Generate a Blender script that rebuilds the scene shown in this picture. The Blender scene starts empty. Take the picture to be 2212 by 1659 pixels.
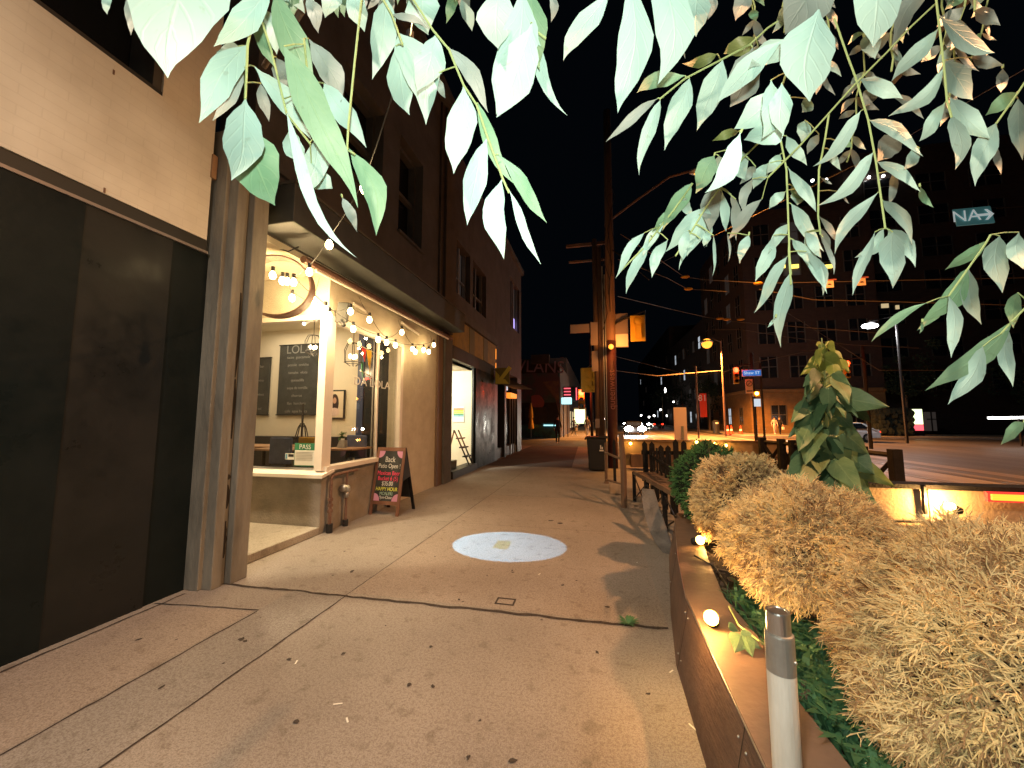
import bpy, bmesh, math, random
from mathutils import Vector, Matrix
R=random.Random(7)
sc=bpy.context.scene
COL=sc.collection
# ------------------------------------------------------------------ camera
F=820.;CX=1106.;CY=829.5;H=1.6
YAW=math.radians(12.596);PITCH=math.radians(5.226)
cam=bpy.data.cameras.new('camera');camo=bpy.data.objects.new('camera',cam);COL.objects.link(camo)
cam.sensor_width=36;cam.lens=36*F/2212.;cam.clip_start=.02;cam.clip_end=600
camo.location=(0,0,H);camo.rotation_euler=(math.pi/2+PITCH,0,YAW);sc.camera=camo
fw=Vector((-math.sin(YAW)*math.cos(PITCH),math.cos(YAW)*math.cos(PITCH),math.sin(PITCH)))
rt=Vector((math.cos(YAW),math.sin(YAW),0));up=rt.cross(fw)
def ray(px,py): return fw*F+rt*(px-CX)-up*(py-CY)
O=Vector((0,0,H))
def gp(px,py,z=0): d=ray(px,py);return O+d*((z-H)/d.z)
def xp(px,py,x): d=ray(px,py);return O+d*(x/d.x)
def yp(px,py,y): d=ray(px,py);return O+d*(y/d.y)
def dp(px,py,d): return O+ray(px,py)/F*d
# ------------------------------------------------------------------ world, exposure
w=bpy.data.worlds.new('World');sc.world=w;w.use_nodes=True
nt=w.node_tree;bg=nt.nodes['Background']
sky=nt.nodes.new('ShaderNodeTexSky');sky.sky_type='NISHITA';sky.sun_disc=False
sky.sun_elevation=math.radians(-9);sky.sun_rotation=math.radians(200)
ad=nt.nodes.new('ShaderNodeMix');ad.data_type='RGBA';ad.blend_type='ADD';ad.inputs[0].default_value=1;nt.links.new(sky.outputs[0],ad.inputs[6]);ad.inputs[7].default_value=(.016,.026,.042,1);nt.links.new(ad.outputs[2],bg.inputs[0]);bg.inputs[1].default_value=.05
sc.view_settings.view_transform='Standard';sc.view_settings.look='None'
sc.view_settings.exposure=0;sc.view_settings.gamma=1
cy=sc.cycles;cy.max_bounces=6;cy.diffuse_bounces=3;cy.glossy_bounces=3;cy.transmission_bounces=4;cy.transparent_max_bounces=8
cy.sample_clamp_indirect=3;cy.use_light_tree=True;cy.caustics_reflective=False;cy.caustics_refractive=False
cy.use_denoising=True
# ------------------------------------------------------------------ lights not tied to a modelled lamp
def light(name,typ,loc,power,col,size=.1,parent=None,rot=None,**k):
    l=bpy.data.lights.new(name,typ);l.energy=power;l.color=col
    if typ in('POINT','SPOT'): l.shadow_soft_size=size
    if typ=='AREA': l.size=size
    for a,b in k.items(): setattr(l,a,b)
    o=bpy.data.objects.new(name,l);COL.objects.link(o);o.location=loc
    if parent is not None: o.parent=parent;o.location=Vector(loc)-wloc(parent)
    if rot is not None: o.rotation_euler=rot
    return o
DOWN=dict(spot_size=math.radians(146),spot_blend=.5)
def wloc(o):
    v=Vector(o.location)
    while o.parent: o=o.parent;v+=Vector(o.location)
    return v
SOD=(1,.36,.07);WARM=(1,.70,.34);PINKW=(1,.47,.19)
light('street_lamp_overhead','SPOT',(6.7,2.6,8.6),4250,PINKW,.08,rot=(0,math.radians(7),0),spot_size=math.radians(142),spot_blend=.75)        # lamp standing just right of the frame
light('street_lamp_behind','SPOT',(-1.6,-2.6,6.4),1400,(1,.84,.68),.3,rot=(0,0,0),spot_size=math.radians(150),spot_blend=.6)    # lamp behind the photographer
light('camera_flash','POINT',(.02,-.05,1.66),50,(.84,1,.92),.012)
# ------------------------------------------------------------------ materials
M={}
def mat(name,c,r=.8,c2=None,sc_=8,bump=0,bs=60,metal=0,emit=None,es=0,det=6,spec=.5,stretch=None,lo=.35,hi=.65):
    m=bpy.data.materials.new(name);m.use_nodes=True;t=m.node_tree;b=t.nodes['Principled BSDF']
    b.inputs['Roughness'].default_value=r;b.inputs['Metallic'].default_value=metal
    b.inputs['Specular IOR Level'].default_value=spec
    b.inputs['Base Color'].default_value=(*c,1)
    tc=t.nodes.new('ShaderNodeTexCoord');vec=tc.outputs['Object']
    if stretch:
        mp=t.nodes.new('ShaderNodeMapping');mp.inputs['Scale'].default_value=stretch;t.links.new(vec,mp.inputs[0]);vec=mp.outputs[0]
    if c2 is not None:
        n=t.nodes.new('ShaderNodeTexNoise');n.inputs['Scale'].default_value=sc_;n.inputs['Detail'].default_value=det;n.inputs['Roughness'].default_value=.65
        t.links.new(vec,n.inputs['Vector'])
        cr=t.nodes.new('ShaderNodeValToRGB');cr.color_ramp.elements[0].position=lo;cr.color_ramp.elements[1].position=hi
        cr.color_ramp.elements[0].color=(*c,1);cr.color_ramp.elements[1].color=(*c2,1)
        t.links.new(n.outputs['Fac'],cr.inputs[0]);t.links.new(cr.outputs[0],b.inputs['Base Color'])
    if bump:
        n2=t.nodes.new('ShaderNodeTexNoise');n2.inputs['Scale'].default_value=bs;n2.inputs['Detail'].default_value=5
        t.links.new(vec,n2.inputs['Vector'])
        bp=t.nodes.new('ShaderNodeBump');bp.inputs['Strength'].default_value=bump;bp.inputs['Distance'].default_value=.02
        t.links.new(n2.outputs['Fac'],bp.inputs['Height']);t.links.new(bp.outputs[0],b.inputs['Normal'])
    if emit: b.inputs['Emission Color'].default_value=(*emit,1);b.inputs['Emission Strength'].default_value=es
    M[name]=m;return m
def emis(name,c,s): return mat(name,(.02,.02,.02),.5,emit=c,es=s)
def glassmat(name,tint=(1,1,1),refl=1.0,rough=.0):
    m=bpy.data.materials.new(name);m.use_nodes=True;t=m.node_tree;t.nodes.clear()
    o=t.nodes.new('ShaderNodeOutputMaterial');mx=t.nodes.new('ShaderNodeMixShader');tr=t.nodes.new('ShaderNodeBsdfTransparent')
    gl=t.nodes.new('ShaderNodeBsdfGlossy');fr=t.nodes.new('ShaderNodeFresnel');fr.inputs[0].default_value=1.5
    mu=t.nodes.new('ShaderNodeMath');mu.operation='MULTIPLY';mu.inputs[1].default_value=refl
    tr.inputs[0].default_value=(*tint,1);gl.inputs['Roughness'].default_value=rough
    t.links.new(fr.outputs[0],mu.inputs[0]);t.links.new(mu.outputs[0],mx.inputs[0]);t.links.new(tr.outputs[0],mx.inputs[1]);t.links.new(gl.outputs[0],mx.inputs[2]);t.links.new(mx.outputs[0],o.inputs[0])
    M[name]=m;return m
def brick(name,c1,c2,mortar,scale=4.3,bw=.9,rh=.33,bump=.4,axis='X'):
    m=bpy.data.materials.new(name);m.use_nodes=True;t=m.node_tree;b=t.nodes['Principled BSDF'];b.inputs['Roughness'].default_value=.85
    tc=t.nodes.new('ShaderNodeTexCoord');sx=t.nodes.new('ShaderNodeSeparateXYZ');cb=t.nodes.new('ShaderNodeCombineXYZ')
    t.links.new(tc.outputs['Object'],sx.inputs[0])
    ad=t.nodes.new('ShaderNodeMath');ad.operation='ADD';t.links.new(sx.outputs[0],ad.inputs[0]);t.links.new(sx.outputs[1],ad.inputs[1])
    t.links.new(ad.outputs[0],cb.inputs[0]);t.links.new(sx.outputs[2],cb.inputs[1])
    br=t.nodes.new('ShaderNodeTexBrick');br.inputs['Scale'].default_value=scale;br.inputs['Color1'].default_value=(*c1,1);br.inputs['Color2'].default_value=(*c2,1);br.inputs['Mortar'].default_value=(*mortar,1)
    br.inputs['Mortar Size'].default_value=.018;br.inputs['Brick Width'].default_value=bw;br.inputs['Row Height'].default_value=rh
    t.links.new(cb.outputs[0],br.inputs[0])
    n=t.nodes.new('ShaderNodeTexNoise');n.inputs['Scale'].default_value=2.2;n.inputs['Detail'].default_value=8;t.links.new(tc.outputs['Object'],n.inputs[0])
    mx=t.nodes.new('ShaderNodeMix');mx.data_type='RGBA';mx.blend_type='MULTIPLY';mx.inputs[0].default_value=.45
    cr=t.nodes.new('ShaderNodeValToRGB');cr.color_ramp.elements[0].position=.3;cr.color_ramp.elements[0].color=(.55,.5,.45,1);cr.color_ramp.elements[1].position=.7
    t.links.new(n.outputs[0],cr.inputs[0]);t.links.new(br.outputs[0],mx.inputs[6]);t.links.new(cr.outputs[0],mx.inputs[7]);t.links.new(mx.outputs[2],b.inputs['Base Color'])
    bp=t.nodes.new('ShaderNodeBump');bp.inputs['Strength'].default_value=bump;bp.inputs['Distance'].default_value=.006;bp.invert=True
    t.links.new(br.outputs['Fac'],bp.inputs['Height']);t.links.new(bp.outputs[0],b.inputs['Normal'])
    M[name]=m;return m
# pavement: speckled concrete with stains
def concrete(name,a,b_,speck,stain):
    m=mat(name,a,.85,b_,1.1,det=8,lo=.3,hi=.7);t=m.node_tree;b=t.nodes['Principled BSDF'];L=t.links
    src=b.inputs['Base Color'].links[0].from_socket
    tc=t.nodes.new('ShaderNodeTexCoord')
    def mixn(scale,lo,hi,col,typ='MULTIPLY',fac=1.):
        nonlocal src
        n=t.nodes.new('ShaderNodeTexNoise');n.inputs['Scale'].default_value=scale;n.inputs['Detail'].default_value=3;L.new(tc.outputs['Object'],n.inputs[0])
        cr=t.nodes.new('ShaderNodeValToRGB');cr.color_ramp.elements[0].position=lo;cr.color_ramp.elements[1].position=hi
        cr.color_ramp.elements[0].color=(*col,1);cr.color_ramp.elements[1].color=(1,1,1,1)
        L.new(n.outputs[0],cr.inputs[0])
        mx=t.nodes.new('ShaderNodeMix');mx.data_type='RGBA';mx.blend_type=typ;mx.inputs[0].default_value=fac
        L.new(src,mx.inputs[6]);L.new(cr.outputs[0],mx.inputs[7]);src=mx.outputs[2]
    mixn(150,.38,.56,speck,fac=.7);mixn(55,.36,.54,(.66,.62,.58),fac=.6);mixn(.6,.35,.6,stain);mixn(9,.3,.42,(.78,.76,.74))
    L.new(src,b.inputs['Base Color'])
    n2=t.nodes.new('ShaderNodeTexNoise');n2.inputs['Scale'].default_value=90;n2.inputs['Detail'].default_value=6;L.new(tc.outputs['Object'],n2.inputs[0])
    bp=t.nodes.new('ShaderNodeBump');bp.inputs['Strength'].default_value=.45;bp.inputs['Distance'].default_value=.006
    L.new(n2.outputs[0],bp.inputs['Height']);L.new(bp.outputs[0],b.inputs['Normal'])
    return m
concrete('pavement',(.30,.265,.235),(.37,.335,.30),(.55,.52,.5),(.8,.8,.8))
concrete('step_conc',(.36,.33,.28),(.45,.42,.36),(.7,.68,.66),(.8,.8,.8))
concrete('dark_pave',(.085,.075,.075),(.13,.115,.11),(.6,.6,.6),(.7,.7,.7))
mat('asphalt',(.075,.065,.06),.55,(.13,.11,.10),1.5,bump=.5,bs=80,stretch=(1,.06,1))
mat('track_bed',(.2,.17,.15),.55,(.13,.11,.1),3,bump=.4,bs=60,stretch=(1,.08,1))
mat('track_light',(.33,.28,.24),.5,(.15,.125,.11),2,bump=.4,bs=50,stretch=(1,.06,1),lo=.4,hi=.62);mat('joint',(.025,.018,.014),.95,(.06,.045,.038),30)
mat('gum',(.045,.035,.03),.9)
mat('wire_m',(.10,.07,.05),.7);mat('rail_steel',(.5,.45,.4),.3,metal=1)
brick('white_brick',(.80,.74,.62),(.79,.73,.61),(.75,.69,.575),scale=5.0,bw=1.2,rh=.38,bump=.4)
mat('black_panel',(.006,.010,.011),.5,(.010,.015,.016),1.3,bump=.12,bs=14,spec=.14)
mat('black_panel_b',(.010,.012,.012),.33,(.016,.017,.017),1.1,bump=.1,bs=12,spec=.3)
for n_ in('black_panel','black_panel_b'):
    t=M[n_].node_tree;nz=t.nodes.new('ShaderNodeTexNoise');nz.inputs['Scale'].default_value=1.7;nz.inputs['Detail'].default_value=9;nz.inputs['Roughness'].default_value=.7;tc=t.nodes.new('ShaderNodeTexCoord');t.links.new(tc.outputs['Object'],nz.inputs[0]);mr=t.nodes.new('ShaderNodeMapRange');mr.inputs[1].default_value=.35;mr.inputs[2].default_value=.65;mr.inputs[3].default_value=.22;mr.inputs[4].default_value=.62;t.links.new(nz.outputs[0],mr.inputs[0]);t.links.new(mr.outputs[0],t.nodes['Principled BSDF'].inputs['Roughness'])
mat('black_trim',(.022,.022,.02),.5)
mat('metal_trim',(.28,.25,.24),.45,metal=.6)
mat('weathered',(.13,.12,.10),.8,(.25,.23,.19),3.5,bump=.5,bs=25,stretch=(1,1,.25))
mat('crack',(.02,.016,.012),.9)
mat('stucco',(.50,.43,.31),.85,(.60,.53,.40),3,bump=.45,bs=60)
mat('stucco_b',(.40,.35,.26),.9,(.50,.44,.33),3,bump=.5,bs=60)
mat('knee',(.20,.175,.145),.85,(.32,.28,.23),2.2,bump=.5,bs=40)
mat('grey_wall',(.06,.052,.046),.85,(.095,.082,.072),1.4,bump=.4,bs=45)
mat('grey_trim',(.055,.048,.04),.8,(.09,.08,.068),2)
mat('brown_wall',(.05,.037,.03),.8,(.08,.06,.048),2,bump=.4,bs=40)
mat('dark_box',(.028,.03,.028),.6,(.045,.046,.042),3)
mat('white_paint',(.78,.70,.60),.45,(.72,.65,.55),5)
mat('cream',(.74,.66,.5),.8,(.68,.6,.46),1.4,bump=.1,bs=40)
mat('chalk',(.02,.022,.02),.8,(.04,.042,.038),6)
mat('chalk_white',(.62,.60,.55),.9);mat('chalk_dull',(.22,.22,.2),.9);mat('chalk_red',(.75,.05,.12),.9);mat('chalk_yel',(.75,.75,.1),.9);mat('chalk_grn',(.3,.45,.35),.9)
mat('pink',(.55,.25,.38),.8)
mat('wood_frame',(.13,.055,.03),.6,(.2,.09,.05),6,stretch=(1,1,.15))
mat('wood_dark',(.10,.06,.04),.65,(.17,.10,.06),5,bump=.3,bs=30,stretch=(1,1,.2))
mat('wood_warm',(.30,.17,.09),.6,(.4,.24,.13),6,stretch=(.3,1,1))
mat('wood_grey',(.09,.085,.085),.8,(.17,.16,.16),6,bump=.5,bs=30,stretch=(1,1,.2))
mat('planter_side',(.07,.04,.03),.55,(.17,.10,.07),2.2,bump=.35,bs=25,det=12,stretch=(1,.6,2.5))
mat('planter_cap',(.16,.10,.075),.5,(.24,.155,.11),3,bump=.2,bs=25)
mat('soil',(.025,.016,.011),.95,(.06,.04,.026),14,bump=1,bs=50)
mat('black',(.012,.012,.013),.5);mat('black_gloss',(.01,.012,.014),.2);mat('black_wood',(.008,.008,.009),.8,(.016,.014,.014),8,bump=.4,spec=.2)
mat('iron',(.035,.03,.028),.5,metal=.5);mat('rust_pipe',(.12,.06,.04),.7,(.22,.12,.08),20,bump=.4);mat('steel',(.62,.6,.57),.3,(.5,.48,.45),30,metal=.9,stretch=(1,1,.1))
mat('galv',(.42,.4,.37),.45,(.34,.33,.3),12,metal=.6)
mat('bollard_white',(.80,.77,.70),.55,(.58,.54,.46),6,bump=.2,bs=40,stretch=(1,1,.2))
mat('blue_cloth',(.06,.085,.17),.8,(.09,.12,.23),8);mat('yellow_cloth',(.42,.25,.03),.8)
mat('blue_door',(.04,.055,.12),.35);mat('banquette',(.02,.02,.022),.6)
mat('red_flag',(.7,.04,.03),.7);mat('yel_flag',(.8,.45,.03),.7);mat('green_flag',(.05,.25,.1),.7);mat('string_w',(.7,.6,.4),.8)
mat('green_sign',(.02,.16,.08),.5);mat('paper',(.72,.7,.64),.7);mat('sticker_blue',(.1,.3,.45),.5)
mat('skin',(.45,.26,.18),.6);mat('hair_dark',(.03,.015,.012),.7);mat('portrait_bg',(.62,.52,.38),.8);mat('portrait_dress',(.6,.45,.4),.8)
mat('yellow_fascia',(.34,.22,.03),.7,(.22,.15,.03),4,bump=.3)
mat('yellow_sign',(.50,.42,.05),.5);mat('yellow_sign_d',(.13,.11,.02),.6)
mat('utility_wood',(.10,.055,.035),.8,(.2,.10,.06),6,bump=.6,bs=25,stretch=(1,1,.15))
mat('pole_red',(.07,.012,.016),.7,(.045,.01,.012),5);mat('pole_text',(.25,.10,.09),.7)
mat('signal_yellow',(.75,.42,.03),.45);mat('sign_back',(.26,.19,.17),.5);mat('pink_board',(.9,.66,.56),.6)
mat('barrier_cream',(.36,.25,.14),.7,(.28,.19,.11),2,bump=.2);mat('concrete_bar',(.26,.19,.14),.8,(.4,.3,.2),3,bump=.3,bs=40)
mat('white_card',(.75,.72,.62),.7)
mat('red_brick',(.10,.035,.025),.8);brick('brick_dark',(.040,.022,.018),(.055,.03,.022),(.035,.028,.024),scale=2.2)
brick('brick_yellow',(.20,.12,.045),(.25,.14,.05),(.14,.09,.05),scale=2.2)
mat('dark_wall',(.035,.025,.024),.8,(.05,.035,.03),.6);mat('win_frame',(.08,.07,.06),.5);mat('win_dark',(.012,.013,.016),.12)
mat('mural_a',(.07,.10,.11),.8,(.14,.08,.10),.55,det=2,lo=.45,hi=.55);mat('mural_pink',(.42,.12,.13),.8);mat('mural_tan',(.28,.15,.09),.8,(.15,.08,.1),2);mat('graff',(.35,.2,.25),.8)
mat('umbrella_y',(.7,.35,.03),.8);mat('teal',(.05,.2,.2),.6,(.03,.07,.09),2)
mat('car_dark',(.015,.016,.02),.2,metal=.3);mat('car_white',(.7,.7,.7),.25);mat('rubber',(.015,.015,.015),.8);mat('car_glass',(.01,.012,.015),.05)
mat('cone_red',(.8,.06,.02),.5);mat('white_mark',(.8,.8,.78),.6)
mat('cloth_black',(.012,.012,.015),.8);mat('cloth_pale',(.6,.4,.35),.8);mat('cloth_grey',(.25,.25,.28),.8);mat('shoe_white',(.75,.72,.68),.6)
mat('hedge',(.01,.015,.012),.9,(.02,.03,.02),10,bump=1)
mat('sign_teal_glow',(.10,.3,.32),.5,emit=(.25,.8,.85),es=.07);mat('sign_letter_glow',(.8,.85,.85),.5,emit=(.85,1,1),es=.35);mat('sign_blue',(.02,.15,.5),.4);mat('sign_white',(.75,.72,.66),.5)  # teal panel and its letters glow in place of flash light thrown back
mat('sky_dark',(.0,.0,.0),1)
emis('bulb',(1,.72,.32),28);emis('bulb_in',(1,.75,.4),14);emis('sodium',(1,.33,.03),2.6);emis('em_red',(1,.03,.01),5);emis('em_redc',(1,.10,.03),7)
emis('em_white',(1,.97,.9),14);emis('em_head',(1,.95,.8),120);emis('em_cyan',(.45,.95,1),1.6);emis('em_ad',(.85,1,.5),2.2);emis('em_neonred',(1,.12,.15),1.6)
emis('em_orange',(1,.28,.03),1.4);emis('em_win',(1,.75,.4),.6);emis('em_winw',(.8,.9,1),.8);emis('em_winy',(1,.72,.12),2.2);emis('em_wall',(1,.95,.72),1.0);emis('em_dim',(.5,.4,.35),.05)
emis('em_purple',(.5,.4,1),1.5);emis('em_spot',(1,.5,.08),30);emis('em_amber',(1,.42,.03),2.0);emis('em_red_streak',(1,.04,.03),1.3)
emis('em_blue',(.03,.22,.75),.7);emis('em_led',(.95,.97,1),20);emis('em_streak',(1,.55,.1),.35)
glassmat('glass',(.97,.97,.95),1.0);glassmat('shopglass',(.96,.97,.96),1.)
glassmat('hood',(1,.95,.85),.6)
def leafmat(name,a,b_,trans=.0,vein=None):
    m=mat(name,a,.5,b_,7,spec=.35);t=m.node_tree;b=t.nodes['Principled BSDF'];L=t.links
    src=b.inputs['Base Color'].links[0].from_socket
    uv=t.nodes.new('ShaderNodeUVMap');sx=t.nodes.new('ShaderNodeSeparateXYZ');L.new(uv.outputs[0],sx.inputs[0])
    s=t.nodes.new('ShaderNodeMath');s.operation='SUBTRACT';s.inputs[1].default_value=.5;L.new(sx.outputs[0],s.inputs[0])
    ab=t.nodes.new('ShaderNodeMath');ab.operation='ABSOLUTE';L.new(s.outputs[0],ab.inputs[0])
    cr=t.nodes.new('ShaderNodeValToRGB');cr.color_ramp.elements[0].position=.0;cr.color_ramp.elements[1].position=.035
    cr.color_ramp.elements[0].color=(1,1,1,1);cr.color_ramp.elements[1].color=(0,0,0,1);L.new(ab.outputs[0],cr.inputs[0])
    # side veins
    wv=t.nodes.new('ShaderNodeTexWave');wv.inputs['Scale'].default_value=1.;wv.bands_direction='DIAGONAL'
    cb=t.nodes.new('ShaderNodeCombineXYZ');m1=t.nodes.new('ShaderNodeMath');m1.operation='MULTIPLY';m1.inputs[1].default_value=-2.2;L.new(ab.outputs[0],m1.inputs[0])
    m2=t.nodes.new('ShaderNodeMath');m2.operation='MULTIPLY';m2.inputs[1].default_value=3.4;L.new(sx.outputs[1],m2.inputs[0])
    L.new(m1.outputs[0],cb.inputs[0]);L.new(m2.outputs[0],cb.inputs[1]);L.new(cb.outputs[0],wv.inputs[0])
    cr2=t.nodes.new('ShaderNodeValToRGB');cr2.color_ramp.elements[0].position=.9;cr2.color_ramp.elements[1].position=1.;cr2.color_ramp.elements[0].color=(0,0,0,1);cr2.color_ramp.elements[1].color=(.35,.35,.35,1)
    L.new(wv.outputs[0],cr2.inputs[0])
    mxx=t.nodes.new('ShaderNodeMath');mxx.operation='MAXIMUM';L.new(cr.outputs[0],mxx.inputs[0]);L.new(cr2.outputs[0],mxx.inputs[1])
    m3=t.nodes.new('ShaderNodeMath');m3.operation='MULTIPLY';m3.inputs[1].default_value=.26;L.new(mxx.outputs[0],m3.inputs[0])
    mx=t.nodes.new('ShaderNodeMix');mx.data_type='RGBA';L.new(m3.outputs[0],mx.inputs[0]);L.new(src,mx.inputs[6]);mx.inputs[7].default_value=(*vein,1);L.new(mx.outputs[2],b.inputs['Base Color'])
    sn=t.nodes.new('ShaderNodeTexNoise');sn.inputs['Scale'].default_value=38;sn.inputs['Detail'].default_value=5;tc2=t.nodes.new('ShaderNodeTexCoord');L.new(tc2.outputs['Object'],sn.inputs[0])
    sr=t.nodes.new('ShaderNodeValToRGB');sr.color_ramp.elements[0].position=.66;sr.color_ramp.elements[1].position=.72;sr.color_ramp.elements[0].color=(0,0,0,1);sr.color_ramp.elements[1].color=(.25,.25,.25,1);L.new(sn.outputs[0],sr.inputs[0])
    m5=t.nodes.new('ShaderNodeMix');m5.data_type='RGBA';L.new(sr.outputs[0],m5.inputs[0]);L.new(mx.outputs[2],m5.inputs[6]);m5.inputs[7].default_value=(a[0]*.55,a[1]*.42,a[2]*.25,1);L.new(m5.outputs[2],b.inputs['Base Color'])
    bp=t.nodes.new('ShaderNodeBump');bp.inputs['Strength'].default_value=.35;bp.inputs['Distance'].default_value=.002;L.new(mxx.outputs[0],bp.inputs['Height']);L.new(bp.outputs[0],b.inputs['Normal'])
    return m
leafmat('leaf_pale',(.44,.60,.50),(.50,.66,.56),vein=(.75,.85,.65))
leafmat('leaf_green',(.20,.36,.20),(.30,.46,.28),vein=(.45,.6,.3))
leafmat('leaf_olive',(.14,.17,.05),(.2,.23,.08),vein=(.35,.4,.15))
leafmat('leaf_grey',(.32,.35,.30),(.40,.43,.37),vein=(.5,.55,.42))
leafmat('vine_leaf',(.11,.20,.09),(.17,.27,.13),vein=(.4,.5,.25))
leafmat('vine_dark',(.03,.075,.035),(.05,.11,.05),vein=(.12,.18,.1))
leafmat('vine_young',(.18,.25,.05),(.26,.32,.07),vein=(.5,.5,.2))
mat('twig',(.42,.5,.2),.6);mat('bark',(.12,.08,.05),.9,(.2,.14,.09),8,bump=.6)
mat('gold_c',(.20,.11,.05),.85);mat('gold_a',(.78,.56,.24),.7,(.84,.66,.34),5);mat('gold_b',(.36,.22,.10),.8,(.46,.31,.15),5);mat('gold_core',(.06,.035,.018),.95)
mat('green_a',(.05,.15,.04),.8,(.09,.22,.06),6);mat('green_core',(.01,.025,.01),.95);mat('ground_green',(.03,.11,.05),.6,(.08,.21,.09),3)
# ------------------------------------------------------------------ mesh builder
class MB:
    def __init__(s): s.v=[];s.f=[];s.m=[];s.uv=None;s.cm=0
    def face(s,idx): s.f.append(tuple(idx));s.m.append(s.cm)
    def quad(s,*p):
        n=len(s.v);s.v+= [Vector(q) for q in p];s.face(range(n,n+len(p)));return s
    def box(s,a,b):
        x0,y0,z0=[min(a[i],b[i]) for i in range(3)];x1,y1,z1=[max(a[i],b[i]) for i in range(3)]
        n=len(s.v);s.v+=[Vector(q) for q in((x0,y0,z0),(x1,y0,z0),(x1,y1,z0),(x0,y1,z0),(x0,y0,z1),(x1,y0,z1),(x1,y1,z1),(x0,y1,z1))]
        for q in((0,3,2,1),(4,5,6,7),(0,1,5,4),(1,2,6,5),(2,3,7,6),(3,0,4,7)): s.face([n+i for i in q])
        return s
    def obox(s,c,u,v_,w_):   # centre and three half-axis vectors
        c,u,v_,w_=map(Vector,(c,u,v_,w_));n=len(s.v)
        for k in(-1,1):
            for a,b in((-1,-1),(1,-1),(1,1),(-1,1)): s.v.append(c+u*a+v_*b+w_*k)
        for q in((0,3,2,1),(4,5,6,7),(0,1,5,4),(1,2,6,5),(2,3,7,6),(3,0,4,7)): s.face([n+i for i in q])
        return s
    def tube(s,pts,r,n=8,cap=True,r1=None):
        pts=[Vector(p) for p in pts];base=len(s.v);K=len(pts)
        prev=None
        for i,p in enumerate(pts):
            t=(pts[min(i+1,K-1)]-pts[max(i-1,0)]);t=t.normalized() if t.length>1e-9 else Vector((0,0,1))
            a=prev if prev is not None else (Vector((0,0,1)) if abs(t.z)<.9 else Vector((1,0,0)))
            u=(a-t*a.dot(t)).normalized();w_=t.cross(u);prev=u
            rr=r if r1 is None else r+(r1-r)*i/(K-1)
            if isinstance(r,(list,tuple)): rr=r[i]
            for k in range(n):
                an=2*math.pi*k/n;s.v.append(p+(u*math.cos(an)+w_*math.sin(an))*rr)
        for i in range(K-1):
            for k in range(n):
                a=base+i*n+k;b=base+i*n+(k+1)%n;s.face((a,b,b+n,a+n))
        if cap: s.face([base+k for k in range(n)][::-1]);s.face([base+(K-1)*n+k for k in range(n)])
        return s
    def sphere(s,c,r,nu=10,nv=7,sc_=(1,1,1)):
        base=len(s.v);c=Vector(c)
        for j in range(nv+1):
            th=math.pi*j/nv
            for i in range(nu):
                ph=2*math.pi*i/nu;s.v.append(c+Vector((math.sin(th)*math.cos(ph)*sc_[0],math.sin(th)*math.sin(ph)*sc_[1],math.cos(th)*sc_[2]))*r)
        for j in range(nv):
            for i in range(nu):
                a=base+j*nu+i;b=base+j*nu+(i+1)%nu;s.face((a,a+nu,b+nu,b))
        return s
    def prism(s,poly,off):
        off=Vector(off);n=len(s.v);k=len(poly);s.v+=[Vector(p) for p in poly]+[Vector(p)+off for p in poly]
        s.face(range(n,n+k));s.face([n+k+i for i in range(k)][::-1])
        for i in range(k): j=(i+1)%k;s.face((n+i,n+k+i,n+k+j,n+j))
        return s
    def lathe(s,c,prof,n=20):
        c=Vector(c);base=len(s.v)
        for r,z in prof:
            for k in range(n):
                a=2*math.pi*k/n;s.v.append(c+Vector((r*math.cos(a),r*math.sin(a),z)))
        for i in range(len(prof)-1):
            for k in range(n):
                a=base+i*n+k;b=base+i*n+(k+1)%n;s.face((a,b,b+n,a+n))
        s.face([base+k for k in range(n)][::-1]);s.face([base+(len(prof)-1)*n+k for k in range(n)]);return s
    def build(s,name,mats,parent=None,smooth=False,bevel=0,origin=None):
        me=bpy.data.meshes.new(name)
        org=wloc(parent) if parent is not None else (Vector(origin) if origin else Vector((0,0,0)))
        me.from_pydata([tuple(v-org) for v in s.v],[],s.f)
        if not isinstance(mats,(list,tuple)): mats=[mats]
        for m in mats: me.materials.append(M[m])
        me.polygons.foreach_set('material_index',s.m)
        if s.uv:
            l=me.uv_layers.new(name='UVMap')
            fl=[]
            for p in me.polygons:
                for vi in p.vertices: fl+=s.uv[vi]
            l.data.foreach_set('uv',fl)
        if smooth: me.polygons.foreach_set('use_smooth',[True]*len(me.polygons))
        me.update()
        if not s.uv or True:
            if getattr(s,'fixn',True) and not s.uv and len(s.f)<3000:
                bm=bmesh.new();bm.from_mesh(me);bmesh.ops.recalc_face_normals(bm,faces=bm.faces);bm.to_mesh(me);bm.free()
        o=bpy.data.objects.new(name,me);COL.objects.link(o)
        if parent is not None: o.parent=parent
        elif origin: o.location=origin
        if bevel:
            b=o.modifiers.new('bevel','BEVEL');b.width=bevel;b.segments=2;b.limit_method='ANGLE'
        return o
def tag(o,label=None,cat=None,group=None,kind=None):
    if label: o['label']=label
    if cat: o['category']=cat
    if group: o['group']=group
    if kind: o['kind']=kind
    return o
def thing(name,loc,label,cat,group=None,rz=0):
    o=bpy.data.objects.new(name,None);COL.objects.link(o);o.location=loc;o.rotation_euler=(0,0,rz);o.empty_display_size=.1
    return tag(o,label,cat,group)
def struct(name,mb,m,**k): return tag(mb.build(name,m,**k),kind='structure')
def box(a,b): return MB().box(a,b)
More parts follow.
